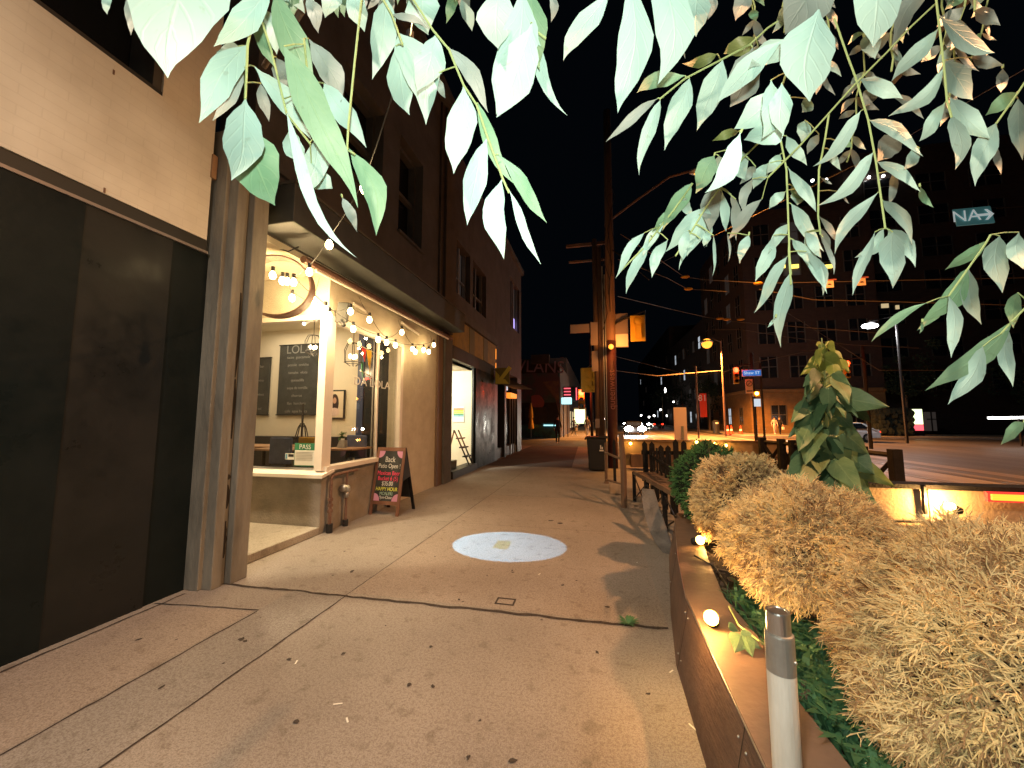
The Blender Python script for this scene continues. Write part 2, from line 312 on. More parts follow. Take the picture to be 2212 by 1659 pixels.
def text(name,s,m,size,c,ux,uz,parent,extr=.001,align='CENTER',sx=1.):
    cu=bpy.data.curves.new(name,'FONT');cu.body=s;cu.size=size;cu.extrude=extr;cu.align_x=align;cu.align_y='CENTER';cu.materials.append(M[m])
    o=bpy.data.objects.new(name,cu);COL.objects.link(o)
    me=bpy.data.meshes.new_from_object(o.evaluated_get(bpy.context.evaluated_depsgraph_get()));bpy.data.objects.remove(o);me.name=name
    if not me.materials: me.materials.append(M[m])
    o=bpy.data.objects.new(name,me);COL.objects.link(o);ux=Vector(ux).normalized();uz=Vector(uz).normalized();nn=ux.cross(uz)
    mt=Matrix((ux*sx,uz,nn)).transposed().to_4x4()
    mt.translation=Vector(c)-(wloc(parent) if parent else Vector((0,0,0)))
    if parent is not None: o.parent=parent
    o.matrix_local=mt;return o
def copy_tree(o,parent=None):
    c=o.copy();COL.objects.link(c)
    if parent is not None: c.parent=parent
    for ch in list(o.children): copy_tree(ch,c)
    return c
# ================================================================== GROUND
struct('road',MB().quad((1.6,-30,-.13),(300,-30,-.13),(300,300,-.13),(1.6,300,-.13)).quad((-60,24,-.12),(1.6,24,-.12),(1.6,31,-.12),(-60,31,-.12)),'asphalt')
b=MB()
b.box((-4.6,-30,-.3),(1.75,22.5,0));b.box((-60,32,-.3),(1.75,200,0))
pave=struct('sidewalk',b,'pavement')
b=MB().prism([(-60,22.5,0),(1.75,22.5,0),(1.75,24.2,-.118),(-60,24.2,-.118)],(0,0,-.3)).prism([(-60,32,0),(1.75,32,0),(1.75,30.8,-.118),(-60,30.8,-.118)],(0,0,-.3))
struct('curb_ramp',b,'pavement')
def wob(p,q,wd,z,n=26,a=.35):
    p=Vector((*p,z));q=Vector((*q,z));d=(q-p);L=d.length;d/=L;s=Vector((-d.y,d.x,0));mb=MB()
    pr=None
    n=max(4,int(L*12))
    for i in range(n+1):
        c=p+d*L*i/n+s*R.uniform(-a,a)*wd;h=wd*R.uniform(.7,1.25)/2
        cur=(c-s*h,c+s*h)
        if pr: mb.quad(pr[0],cur[0],cur[1],pr[1])
        pr=cur
    return mb
def joint(p,q,wd=.014,z=.004,nm='joint'): return wob(p,q,wd,z).build('expansion_joint','joint',pave)
joint((-3.6,3.15),(.5,3.24),.034);joint((-2.27,-1.5),(-2.25,3.2),.012);joint((-2.26,3.2),(-2.2,12.6),.008)
joint((-2.82,-1.5),(-2.80,2.78),.014);joint((-3.78,2.70),(-2.8,2.80),.014);joint((-3.72,.4),(-3.72,2.9),.018);joint((-3.8,.95),(-2.25,.93),.014)
joint((-3.8,12.75),(.2,12.75),.03);joint((-2.2,7.9),(1.2,7.9),.007);joint((-3.2,5.7),(1.2,5.7),.005)
concrete('pave_b',(.27,.25,.23),(.34,.315,.29),(.55,.52,.5),(.8,.8,.8));concrete('pave_c',(.33,.28,.24),(.39,.335,.29),(.55,.52,.5),(.85,.85,.85))
MB().quad((-2.81,-1.5,.0018),(-2.26,-1.5,.0018),(-2.26,3.19,.0018),(-2.81,3.17,.0018)).build('slab','pave_b',pave)
MB().quad((-2.25,3.25,.0018),(.5,3.27,.0018),(.55,7.9,.0018),(-2.22,7.9,.0018)).build('slab','pave_c',pave)
MB().quad((-3.7,.96,.0018),(-2.83,.95,.0018),(-2.83,2.78,.0018),(-3.7,2.68,.0018)).build('slab','pave_c',pave)
def crack(pts,wd):
    for p,q in zip(pts,pts[1:]): wob(p,q,wd,.0042,a=.9).build('crack','joint',pave)
# square survey plate pressed in the pavement
c=gp(1092,1300)
MB().box((c.x-.07,c.y-.06,.001),(c.x+.07,c.y-.045,.006)).box((c.x-.07,c.y+.045,.001),(c.x+.07,c.y+.06,.006)).box((c.x-.085,c.y-.06,.001),(c.x-.07,c.y+.06,.006)).box((c.x+.07,c.y-.06,.001),(c.x+.085,c.y+.06,.006)).build('survey_plate_frame','joint',pave)
def blot(c,r,asp=1.,an=0,z=.0045):
    n=11;pts=[]
    for i in range(n):
        t=2*math.pi*i/n;q=r*R.uniform(.6,1.2);x=math.cos(t)*q*asp;y=math.sin(t)*q
        pts.append((c[0]+x*math.cos(an)-y*math.sin(an),c[1]+x*math.sin(an)+y*math.cos(an),z))
    return pts
b=MB()
for px,py,r in [(742,1413,.02),(884,1480,.02),(935,1484,.018),(930,1398,.018),(625,1425,.02),(522,1382,.035),(529,1386,.02),(1290,1410,.016),(1215,1205+60,.02),(1400,1500,.016),(350,1485,.02),(430,1225+10,.01),(1312,1312,.03),(1190,1125,.05),(1210,1131,.06),(1170,1340,.012),(640,1560,.02),(1037,1558,.013),(760,1235,.03),(1110,1645,.02),(1000,1300,.012),(1360,1350,.05),(1480,1470,.014),(300,1382,.018)]:
    g=gp(px,py);b.quad(*blot(g,r*.7,R.uniform(1,1.9),R.uniform(0,3)))
for i in range(34):
    g=(R.uniform(-3.4,.4),R.uniform(1.2,9));b.quad(*blot(g,R.uniform(.004,.014),R.uniform(1,1.6),R.uniform(0,3)))
b.build('gum_spots','gum',pave)
b=MB()
for px,py,l,an in [(1480-30,1700-250,.02,.9),(1498,1572,.03,2.2),(730,1520,.025,.4),(640,1430,.02,2),(1376,1205+10,.012,1),(750,1555,.02,2.4),(1165,1240,.02,1.2)]:
    g=gp(px,py,.005);d=Vector((math.cos(an),math.sin(an),0))*l;e=Vector((-math.sin(an),math.cos(an),0))*.004
    b.quad(g-d-e,g+d-e*1.4,g+d+e,g-d+e*1.3)
tag(b.build('litter_scraps','paper'),'pale scraps of litter dotted over the sidewalk','litter',kind='stuff')
struct('asphalt_walk',MB().quad((-3.8,12.8,.004),(-.85,12.8,.004),(-1.1,22.4,.004),(-3.8,22.4,.004)),'dark_pave')
# weed tuft in the joint
def tuft(mb,c,n,h,spread,wd):
    c=Vector(c)
    for i in range(n):
        an=R.uniform(0,6.28);d=Vector((math.cos(an),math.sin(an),0));p0=c+d*R.uniform(0,spread*.3);hh=h*R.uniform(.5,1)
        p1=p0+d*spread*.4+Vector((0,0,hh*.7));p2=p0+d*spread*R.uniform(.7,1.1)+Vector((0,0,hh));s=Vector((-d.y,d.x,0))*wd
        mb.quad(p0-s*.5,p0+s*.5,p1+s,p1-s);mb.quad(p1-s,p1+s,p2)
mb=MB();g=gp(1357,1348);tuft(mb,g,60,.04,.08,.008)
tag(mb.build('weed','ground_green'),'small green weed growing in the dark pavement joint','weed')
# grey concrete patch beside the planter
# tram rails
b=MB()
for x in (5.9,7.4,9.2,10.7): b.box((x,-20,-.125),(x+.07,160,-.118))
struct('tram_rails',b,'rail_steel')
b=MB()
for x0,x1 in((4.75,5.15),(5.45,5.75),(6.1,7.25),(7.75,8.15),(8.5,9.05),(9.5,10.5),(11.0,11.25),(11.9,12.5)): b.quad((x0,-20,-.122),(x1,-20,-.122),(x1,90,-.122),(x0,90,-.122))
struct('track_slabs',b,'track_light')
b=MB()
b.quad((5.2,-20,-.126),(11.3,-20,-.126),(11.3,200,-.126),(5.2,200,-.126));struct('track_bed',b,'track_bed')
b=MB()
for y in range(2,60,6): b.quad((4.6,y,-.124),(4.72,y,-.124),(4.72,y+2.5,-.124),(4.6,y+2.5,-.124))
struct('road_markings',b,'white_mark')
struct('far_sidewalk',MB().box((13.6,40,-.3),(120,47.9,0)).box((13.6,47.9,-.3),(17,160,0)),'pavement')
# ================================================================== LEFT BUILDING (black panels, white brick)
t=thing('dark_shopfront',(-4,0,0),'white painted brick building with black panelled shopfront at far left','building')
X=-3.8
MB().box((-4.4,-8,0),(X,2.0,3.25)).build('black_panel','black_panel',t)
MB().box((-4.4,2.003,0),(X-.006,2.62,3.25)).build('black_panel','black_panel_b',t)
MB().box((-4.4,2.623,0),(X-.02,3.06,3.25)).build('black_panel','black_panel',t)
MB().box((-4.4,-8,3.25),(X+.01,2.93,3.275)).build('metal_strip','metal_trim',t)
MB().box((-4.4,-8,3.275),(X-.01,2.93,3.39)).build('header_band','black_trim',t)
b=MB();b.box((-4.3,-8,3.39),(X,2.915,4.52));b.box((-4.3,2.43,4.52),(X,2.915,8.2));b.box((-4.3,-8,6.8),(X,2.43,8.2));b.box((-4.3,-8,4.52),(X,-1.4,6.8))
b.build('brick_wall','white_brick',t)
wn=MB().box((-4.25,-1.4,4.52),(-4.13,2.43,6.8)).build('window','black_gloss',t)
MB().box((-4.13,2.36,4.52),(-3.82,2.43,6.8)).build('window_reveal','grey_trim',wn)
MB().box((-4.1,-1.4,4.524),(-3.805,2.43,4.56)).build('window_sill','black_trim',wn)
for px,py in ((246,156),(226,411)): g=xp(px,py,X+.003);MB().box((X+.0,g.y-.006,g.z-.02),(X+.004,g.y+.006,g.z+.02)).build('wall_mark','rust_pipe',t)
MB().box((-4.05,2.9,4.05),(-3.78,2.95,4.3)).build('wall_bracket','wood_warm',t)
MB().box((-12,-8,8.2),(X,2.93,8.5)).build('roof','black_trim',t)
# ================================================================== PILLAR
t=thing('weathered_pillar',(-3.65,3.1,0),'weathered grey beige pillar with a cracked groove between the black shopfront and the cafe','pillar')
b=MB();b.box((-4.0,3.00,0),(-3.55,3.10,4.6));b.box((-4.0,3.15,0),(-3.5,3.33,4.6));b.box((-4.0,3.09,.0),(-3.58,3.16,4.6));b.box((-4.0,2.96,0),(-3.66,3.01,4.6))
b.build('shaft','weathered',t,bevel=.008)
b=MB()
for z0,z1 in ((.25,.6),(.72,.95),(1.0,1.05),(1.4,2.0),(2.02,2.9)):
    n=8;pr=None
    for i in range(n+1):
        z=z0+(z1-z0)*i/n;wd=.008+.02*math.sin(math.pi*i/n)*R.uniform(.5,1);yc=3.10+R.uniform(-.004,.004)
        yc+=.025;cur=((-3.576,yc-wd,z),(-3.576,yc+wd,z))
        if pr: b.quad(pr[0],pr[1],cur[1],cur[0])
        pr=cur
b.build('crack','crack',t)
b=MB();b.box((-3.9,3.32,2.6),(-3.55,3.34,3.5));b.build('edge_strip','stucco',t)
# ================================================================== CAFE
cafe=thing('cafe_building',(-4,6,0),'grey two storey cafe building with a lit corner window','building')
# recess
MB().box((-5.4,3.3,0),(X,4.72,.1)).build('entry_step','step_conc',cafe,bevel=.01)
MB().box((-5.5,3.3,3.72),(-3.82,9.0,3.8)).build('soffit','stucco',cafe)
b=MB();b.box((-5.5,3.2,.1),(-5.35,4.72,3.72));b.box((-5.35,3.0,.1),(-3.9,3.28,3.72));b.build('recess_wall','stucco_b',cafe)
# header above windows, transverse and along the street
b=MB();b.box((-5.35,4.72,3.10),(X,4.85,3.72));b.box((X-.14,4.851,3.10),(X,6.95,3.72));b.build('header_wall','stucco',cafe)
b=MB();b.box((X-.3,6.9,.0),(X-.005,8.55,3.72));b.build('pier_wall','stucco',cafe)
MB().box((X-.35,8.55,0),(X+.05,8.85,3.72)).build('pilaster','wood_dark',cafe)
b=MB().box((X-.35,8.87,0),(X+.10,9.35,3.72));b.build('pilaster','grey_trim',cafe)
b=MB();b.box((-5.35,4.72,.0),(X,4.86,.78));b.box((X-.14,4.861,0),(X,6.899,.86));b.build('knee_wall','knee',cafe)
b=MB()
b.prism([(-5.4,4.60,.78),(-3.70,4.60,.78),(-3.70,4.86,.84),(-5.4,4.86,.84)],(0,0,.045))
b.box((-3.90,4.72,.861),(-3.72,6.93,.925))
b.build('window_sill','white_paint',cafe)
b=MB();b.box((-5.12,4.71,.86),(-5.06,4.80,3.10));b.build('window_frame','grey_trim',cafe)
b=MB();b.box((-5.35,4.69,3.05),(-3.83,4.80,3.12));b.box((-3.90,4.68,.87),(-3.78,4.86,3.12));b.box((-3.90,4.861,3.03),(X+.012,6.92,3.12));b.box((-3.90,6.83,.90),(X+.012,6.93,3.03))
b.box((-3.90,6.12,.926),(-3.85,6.16,3.03))
b.build('window_frame','white_paint',cafe)
MB().lathe((-4.34,3.95,3.70),[(.07,.0),(.09,.0),(.09,.02)],20).build('downlight_rim','galv',cafe);MB().lathe((-4.34,3.95,3.708),[(.0,.0),(.065,.0)],16).build('downlight_lens','bulb',cafe)
light('entry_downlight','SPOT',(-4.34,3.95,3.68),520,(1,.80,.50),.05,cafe,spot_size=math.radians(105),spot_blend=.6)
MB().quad((-5.06,4.76,.87),(-3.99,4.76,.87),(-3.99,4.76,3.05),(-5.06,4.76,3.05)).build('window_pane','glass',cafe)
MB().quad((-3.87,4.86,.92),(-3.87,6.83,.92),(-3.87,6.83,3.03),(-3.87,4.86,3.03)).build('window_pane','glass',cafe)
# upper facade with window openings
b=MB()
ys=[3.35,4.85,5.98,6.58,7.62,8.75];z0,z1=4.3,9.8
b.box((-4.3,ys[0],z0),(X,ys[1],z1));b.box((-4.3,ys[2],z0),(X,ys[3],z1));b.box((-4.3,ys[4],z0),(X,ys[5],z1))
b.box((-4.3,ys[1],z0),(X,ys[2],5.55));b.box((-4.3,ys[1],7.3),(X,ys[2],z1));b.box((-4.3,ys[3],z0),(X,ys[4],5.35));b.box((-4.3,ys[3],7.4),(X,ys[4],z1))
b.box((-4.3,3.35,3.8),(X,9.0,4.3))
b.build('upper_wall','grey_wall',cafe)
b=MB();b.box((-4.3,8.751,3.8),(X+.12,9.3,9.8));b.box((X,8.55,4.4),(X+.05,8.75,9.8));b.build('corner_pilaster','brown_wall',cafe)
MB().box((X,3.36,4.42),(X+.10,8.74,4.52)).build('ledge','grey_trim',cafe)
MB().box((X,3.36,4.62),(X+.05,8.74,4.66)).build('ledge','grey_trim',cafe)
MB().box((-4.4,3.3,9.8),(X+.25,9.35,10.1)).build('cornice','grey_trim',cafe)
for (a,c_,zz0,zz1) in ((4.85,5.98,5.55,7.3),(6.58,7.62,5.35,7.4)):
    wf=MB();
    for q in((a,a+.08),(c_-.08,c_)): wf.box((-4.12,q[0],zz0),(-3.98,q[1],zz1))
    wf.box((-4.12,a+.08,zz0),(-3.98,c_-.08,zz0+.08));wf.box((-4.12,a+.08,zz1-.08),(-3.98,c_-.08,zz1));wf.box((-4.1,a+.08,(zz0+zz1)/2-.04),(-4.0,c_-.08,(zz0+zz1)/2+.04))
    wo=wf.build('upper_window','grey_trim',cafe);MB().box((-4.2,a+.08,zz0+.08),(-4.13,c_-.08,zz1-.08)).build('pane','win_dark',wo)
    wo2=MB().box((-3.97,a-.03,zz0-.05),(X+.06,c_+.03,zz0+.0)).build('sill','grey_trim',wo)
# projecting dark sign box
b=MB().box((-4.3,3.46,3.82),(-3.30,9.15,4.28));b.build('sign_box','dark_box',cafe,bevel=.01)
MB().box((-3.85,3.45,4.281),(-3.28,9.17,4.31)).build('sign_box_rim','grey_trim',cafe)
b=MB();p=xp(682,584,-3.62);q=xp(968,732,-3.62);b.tube([p,q],.022,8);b.build('awning_tube','white_paint',cafe)
b=MB();p=xp(655,560,-3.68);q=xp(975,732,-3.68);b.tube([p,q],.05,8);b.build('awning_roller','rust_pipe',cafe)
b=MB();p=xp(868,697,-3.75);q=xp(905,722,-3.75);b.tube([p,q],.03,8);b.build('short_tube','white_paint',cafe);b=MB();p=xp(762,655,-3.75);q=xp(790,672,-3.75);b.tube([p,q],.025,8);b.build('short_tube','white_paint',cafe)
# interior
MB().box((-8.6,7.0,0),(-4.86,7.1,3.6)).build('interior_wall','cream',cafe)
MB().box((-8.7,4.86,0),(-8.6,7.0,3.6)).build('interior_wall','cream',cafe)
MB().box((-8.6,4.73,.0),(-5.36,4.86,3.6)).build('interior_wall','cream',cafe)
MB().box((-8.6,4.87,3.55),(-3.95,7.0,3.65)).build('interior_ceiling','cream',cafe)
MB().box((-8.6,4.87,-.01),(-3.95,7.0,.02)).build('interior_floor','wood_dark',cafe)
MB().box((-4.86,6.98,.0),(-4.72,7.05,3.5)).build('blue_door_frame','blue_door',cafe)
MB().box((-4.72,7.0,0),(-3.96,7.04,3.6)).build('passage_dark_panel','black_gloss',cafe)  # black panel added to darken the lit passage behind the glass
b=MB();b.box((-4.5,6.96,.33),(-4.47,6.99,3.3));b.box((-4.5,6.96,3.3),(-4.0,6.99,3.34));b.build('passage_frame','galv',cafe)
MB().box((-8.5,6.75,.02),(-4.9,6.98,1.23)).build('banquette','banquette',cafe)
# --- things inside
def chalkboard(px0,py0,px1,py1,y,label,lines,title=None):
    a=yp(px0,py0,y);c_=yp(px1,py1,y)
    o=thing('menu_chalkboard',(a.x,y,c_.z),label,'chalkboard')
    MB().box((a.x,y-.03,c_.z),(c_.x,y-.005,a.z)).build('board','chalk',o)
    fr=MB();fr.box((a.x-.02,y-.04,c_.z-.02),(c_.x+.02,y-.006,c_.z));fr.box((a.x-.02,y-.04,a.z),(c_.x+.02,y-.006,a.z+.02));fr.build('frame','black_wood',o)
    n=len(lines);H_=a.z-c_.z
    for i,s in enumerate(lines):
        text('chalk_lettering',s,'chalk_dull',(.26 if i==0 and title else .085),((a.x+c_.x)/2,y-.034,a.z-H_*(i+.6)/n),(1,0,0),(0,0,1),o)
    return o
chalkboard(608,748,684,895,6.98,'tall black menu chalkboard covered in white chalk writing on the cafe wall',['LOLA','tacos  guacamole','pozole  ceviche','tamales  elote','quesadilla','sopa de tortilla','churros','flan  horchata','cafe  agua fresca'],True)
chalkboard(553,775,580,895,6.98,'narrow dark menu board at the left edge of the cafe window',['bar','vino','wines','sol'])
a=yp(706,843,6.98);c_=yp(745,905,6.98)
o=thing('framed_portrait',(a.x,6.98,c_.z),'framed picture of a long haired woman on the cream cafe wall','picture')
MB().box((a.x,6.95,c_.z),(c_.x,6.975,a.z)).build('frame','black',o)
MB().box((a.x+.03,6.944,c_.z+.03),(c_.x-.03,6.949,a.z-.03)).build('picture_sheet','portrait_bg',o)
m_=(a.x+c_.x)/2;zc=(a.z+c_.z)/2
def disc(c,rx,rz,y,n=16):
    return MB().quad(*[(c[0]+rx*math.cos(2*math.pi*i/n),y,c[1]+rz*math.sin(2*math.pi*i/n)) for i in range(n)])
disc((m_,zc+.02),.10,.2,6.942).build('portrait_hair','hair_dark',o);disc((m_,zc-.16),.13,.09,6.940).build('portrait_dress','portrait_dress',o)
disc((m_,zc+.08),.045,.065,6.938).build('portrait_face','skin',o)
o=thing('coat_stand',yp(652,1010,6.6),'black wrought iron stand with curled arms in front of the banquette','coat stand')
o.location.z=.02;q=yp(652,935,6.6);b=MB();b.tube([(q.x,6.6,.02),(q.x,6.6,1.9)],.02)
for sgn in (-1,1):
    for k,(rr,dz) in enumerate(((.2,1.38),(.12,1.42))):
        b.tube([(q.x+sgn*rr*u_,6.6,dz+.12*math.sin(u_*5)-.1*u_) for u_ in [i/9 for i in range(10)]],.011,6)
b.build('post','iron',o)
FZ=.33
MB().box((-8.6,4.87,.02),(-4.0,6.97,.33)).build('interior_platform','wood_dark',cafe)
def table(x,y,w_,label,grp):
    o=thing('cafe_table',(x,y,.02),label,'table',grp);o.location.z=.02
    MB().box((x-w_/2,y-.3,.76),(x+w_/2,y+.3,.79)).build('table_top','wood_warm',o,bevel=.005)
    MB().tube([(x,y,.04),(x,y,.76)],.035).box((x-.22,y-.22,.02),(x+.22,y+.22,.04)).build('pedestal','iron',o);o.location.z+=FZ-.02;return o
def chair(x,y,m,label,rz=0):
    o=thing('cafe_chair',(x,y,.02),label,'chair','chairs inside the cafe');cl=[]
    MB().box((x-.2,y-.2,.44),(x+.2,y+.2,.48)).build('seat','wood_dark',o)
    MB().box((x-.2,y-.24,.60),(x+.2,y-.2,1.0)).build('backrest',m,o,bevel=.02)
    for sx_ in(-.18,.18):
        for sy in(-.22,.18): MB().tube([(x+sx_,y+sy,.02),(x+sx_,y+sy,.44 if sy>0 else .7)],.015,6).build('leg','iron',o)
    o.location.z+=FZ-.02
table(-5.2,5.6,.9,'wooden cafe table just behind the pass notice','tables inside the cafe');table(-4.25,5.9,.6,'small cafe table behind the yellow backed chair','tables inside the cafe');table(-6.2,6.1,1.2,'cafe table farthest left, beside the banquette','tables inside the cafe')
chair(-5.7,5.25,'wood_dark','dark wooden chair left of the pass notice');chair(-4.5,5.5,'yellow_cloth','chair with a mustard yellow backrest behind the cafe window');chair(-4.2,6.3,'blue_cloth','blue backed chair nearest the sandwich board');chair(-4.75,5.2,'blue_cloth','blue backed chair by the white window post')
o=thing('table_plant',(-4.6,6.2,1.10),'small leafy green plant on a cafe table','plant')
MB().lathe((-4.6,6.2,1.10),[(.05,0),(.06,.1)],12).build('pot','black',o)
mb=MB()
for i in range(90):
    d=Vector((R.gauss(0,1),R.gauss(0,1),R.gauss(0,.8))).normalized();c_=Vector((-4.6,6.2,1.29))+d*.09*R.random();s_=d.cross(Vector((0,0,1)))*.02
    mb.quad(c_-s_,c_+d*.04,c_+s_,c_-d*.03)
mb.build('foliage','green_a',o)
def napkin(x,y):
    o=thing('napkin_holder',(x,y,.79),'pale napkin holder and menus standing on the table %s'%('behind the pass notice' if x<-5 else 'beside the green plant'),'napkin holder')
    MB().prism([(x-.08,y-.05,.79),(x+.08,y-.05,.79),(x+.05,y-.02,.92),(x-.05,y-.02,.92)],(0,.08,0)).build('holder','galv',o);MB().box((x-.03,y-.01,.8),(x+.03,y+.01,.95)).build('napkins','paper',o);o.location.z+=.31
napkin(-5.3,5.5);napkin(-4.32,5.85)
def chandelier(px,py,y,label):
    c=yp(px,py,y);o=thing('lantern_chandelier',c,label,'chandelier','lantern chandeliers inside the cafe')
    b=MB();b.tube([c+Vector((0,0,.2)),(c.x,c.y,3.55)],.006,6)
    for k in range(6):
        an=k*math.pi/3;d=Vector((math.cos(an),math.sin(an),0))
        b.tube([c+Vector((0,0,.22)),c+d*.1+Vector((0,0,.2)),c+d*.15+Vector((0,0,.08)),c+d*.14+Vector((0,0,-.12)),c+d*.05+Vector((0,0,-.18))],.006,5)
    b.tube([c+Vector((.14*math.cos(i*math.pi/6),.14*math.sin(i*math.pi/6),-.12)) for i in range(13)],.007,5)
    b.build('cage','iron',o)
    for k in range(3):
        an=k*2.1;MB().sphere(c+Vector((.05*math.cos(an),.05*math.sin(an),-.02)),.028,8,6,(1,1,1.5)).build('bulb','bulb_in',o,smooth=True)
    light('chandelier_light','POINT',c+Vector((0,0,-.3)),20,(1,.74,.42),.06,o)
chandelier(677,748,6.1,'lantern chandelier seen through the left cafe window')
chandelier(763,768,5.6,'brighter lantern chandelier seen through the street side cafe window')
light('ceiling_downlight','AREA',(-6.2,5.9,3.5),42,(1,.84,.6),1.6,cafe)
for i,(px,py) in enumerate(((667,699),(718,727))):
    c=yp(px,py,6.3);o=thing('track_spotlight',c,('white spotlight under the cafe ceiling, left of the window post','white spotlight under the cafe ceiling, right of the window post')[i],'spotlight')
    MB().tube([c+Vector((0,0,.06)),c+Vector((-.03,-.08,-.02))],.035,10).build('housing','white_paint',o);MB().sphere(c+Vector((-.03,-.09,-.025)),.028).build('lens','em_white',o)
# notice in the window
a=yp(638,957,4.752);c_=yp(681,1008,4.752)
o=thing('pass_notice',(a.x,4.745,c_.z),'green and white PASS inspection notice taped inside the cafe window','notice')
MB().box((a.x,4.744,c_.z),(c_.x,4.75,a.z)).build('sheet','green_sign',o);MB().box((a.x+.01,4.741,c_.z+.015),(c_.x-.012,4.7435,a.z-.1)).build('paper','paper',o)
text('lettering','PASS','sign_white',.095,((a.x+c_.x)/2,4.742,a.z-.055),(1,0,0),(0,0,1),o)
for k in range(6): MB().box((a.x+.03,4.739,a.z-.13-.022*k),(c_.x-.03-.01*(k%3),4.7405,a.z-.126-.022*k)).build('print_line','galv',o)
a=yp(617,979,4.752);c_=yp(636,993,4.752)
o=thing('window_sticker',(a.x,4.745,c_.z),'small white and blue sticker left of the PASS notice','sticker')
MB().box((a.x,4.746,c_.z),(c_.x,4.75,a.z)).build('backing','paper',o);MB().box((a.x+.008,4.744,c_.z+.01),(a.x+.04,4.7455,a.z-.01)).build('blue_mark','sticker_blue',o);MB().box((a.x+.055,4.744,c_.z+.04),(c_.x-.01,4.7455,a.z-.01)).build('dark_mark','black',o)
# window lettering and bunting
o=thing('window_lettering',(-3.865,5.9,2.1),'pale painted letters DA LOLA on the cafe glass','lettering')
p=xp(806,829,-3.866);text('letters','DA LOLA','sign_white',.2,p,(0,1,0),(0,0,1),o,sx=1.35)
o=thing('bunting',xp(800,755,-3.95),'string of red, yellow and green pennants inside the cafe window','bunting')
p0=xp(776,745,-3.95);p1=xp(815,765,-3.95);b=MB();b.tube([p0,p1],.006,5);b.tube([xp(778,800,-3.95),xp(803,815,-3.95)],.008,5);b.tube([xp(803,755,-3.95),xp(798,812,-3.95)],.008,5);b.build('cord','string_w',o)
for (u0,u1,m,dy) in ((780,791,'red_flag',32),(791,803,'yel_flag',50),(779,785,'green_flag',70)):
    yy=747+(u0-776)*.5
    MB().prism([xp(u0,yy+ (30 if m=='green_flag' else 0),-3.95),xp(u1,yy+6+(30 if m=='green_flag' else 0),-3.95),xp((u0+u1)/2+2,yy+dy,-3.95)],(.004,0,0)).build('pennant',m,o)
# ================================================================== round hanging hoop sign
c=yp(600,620,3.85);hr=.385
o=thing('hoop_sign',c,'empty round metal hoop sign hung from the pillar above the cafe entry','hoop sign')
b=MB();N=40
for i in range(N):
    a0=2*math.pi*i/N;a1=2*math.pi*(i+1)/N
    e=[(hr*math.cos(a_),hr*math.sin(a_)) for a_ in(a0,a1)];e2=[((hr-.018)*math.cos(a_),(hr-.018)*math.sin(a_)) for a_ in(a0,a1)]
    P_=lambda q,dy: Vector((c.x+q[0]-dy*.6,c.y+dy*1.5+q[0]*.4,c.z+q[1]))
    b.quad(P_(e[0],-.05),P_(e[1],-.05),P_(e[1],.05),P_(e[0],.05));b.quad(P_(e2[0],-.05),P_(e2[1],-.05),P_(e2[1],.05),P_(e2[0],.05));b.quad(P_(e[0],-.05),P_(e[1],-.05),P_(e2[1],-.05),P_(e2[0],-.05))
b.build('hoop','rust_pipe',o)
b=MB();b.tube([(c.x-.22,c.y-.1,c.z-.34),(c.x-.22,c.y-.1,c.z+.34)],.012)
for dz in(-.18,.2): b.tube([(c.x-.22,c.y-.1,c.z+dz),(-4.0,3.33,c.z+dz)] if False else [(c.x-.22,c.y-.1,c.z+dz),(c.x-.55,c.y-.25,c.z+dz-.02)],.014)
b.build('bracket','rust_pipe',o)
# security camera and clutter
p=yp(575,520,3.8);o=thing('security_camera',p,'small grey security camera on a bracket in the top corner of the entry','camera')
MB().tube([p+Vector((-.08,-.1,-.02)),p+Vector((.1,.06,.03))],.035,12).build('housing','galv',o);MB().tube([p+Vector((0,0,.03)),p+Vector((-.1,.05,.12)),p+Vector((-.12,.02,.25))],.014,8).build('bracket','white_paint',o)
MB().tube([p+Vector((.1,.02,0)),p+Vector((.16,.05,-.1)),p+Vector((.24,.1,-.12)),p+Vector((.3,.2,-.02))],.008,6).build('cable','black',o)
# speaker
p=xp(741,675,-3.7);o=thing('outdoor_speaker',p,'dark boxy speaker tilted down above the cafe window','speaker')
MB().obox(p,(.07,.03,0),(-.03,.07,.02),(.03,-.01,.15)).build('cabinet','dark_box',o,bevel=.015);MB().obox(p+Vector((.06,.02,0)),(.012,.004,0),(-.025,.06,.02),(.025,-.01,.13)).build('grille','black',o)
# ================================================================== string lights
o=thing('string_lights',(-3.7,6,3.3),'string of warm round bulbs looping along the cafe front and up into the tree','string lights')
bul=[(yp(589,595,3.9)),(yp(610,607,4.0)),(yp(620,608,4.1)),(yp(634,610,4.0)),(yp(631,644,4.3)),(yp(677,649,4.3)),xp(703,669,-3.62),xp(711,682,-3.55),xp(757,673,-3.45),xp(763,711,-3.6),xp(798,691,-3.45),xp(817,734,-3.6),xp(835,740,-3.6),xp(854,746,-3.6),xp(868,718,-3.5),xp(891,754,-3.6),xp(897,760,-3.5),xp(915,756,-3.6),xp(926,760,-3.55),xp(937,745,-3.55)]
near=[(yp(668,588,3.7),1.),(yp(711,529,3.2),1.),(yp(788,407,2.5),1.),(yp(885,112,1.75),1.1)]
def bulb(c,s=1.,pw=10,lt=True):
    c=Vector(c)
    sk=MB().tube([c+Vector((0,0,.038*s)),c+Vector((0,0,.085*s))],.016*s,8).build('socket','black',o)
    bb=MB().lathe(c,[(.006*s,-.036*s),(.019*s,-.03*s),(.028*s,-.012*s),(.029*s,.005*s),(.021*s,.026*s),(.013*s,.04*s)],12).build('bulb','bulb',o,smooth=True)
    if lt: light('bulb_light','POINT',c+Vector((.0,0,-.08)),pw,WARM,.03,o)
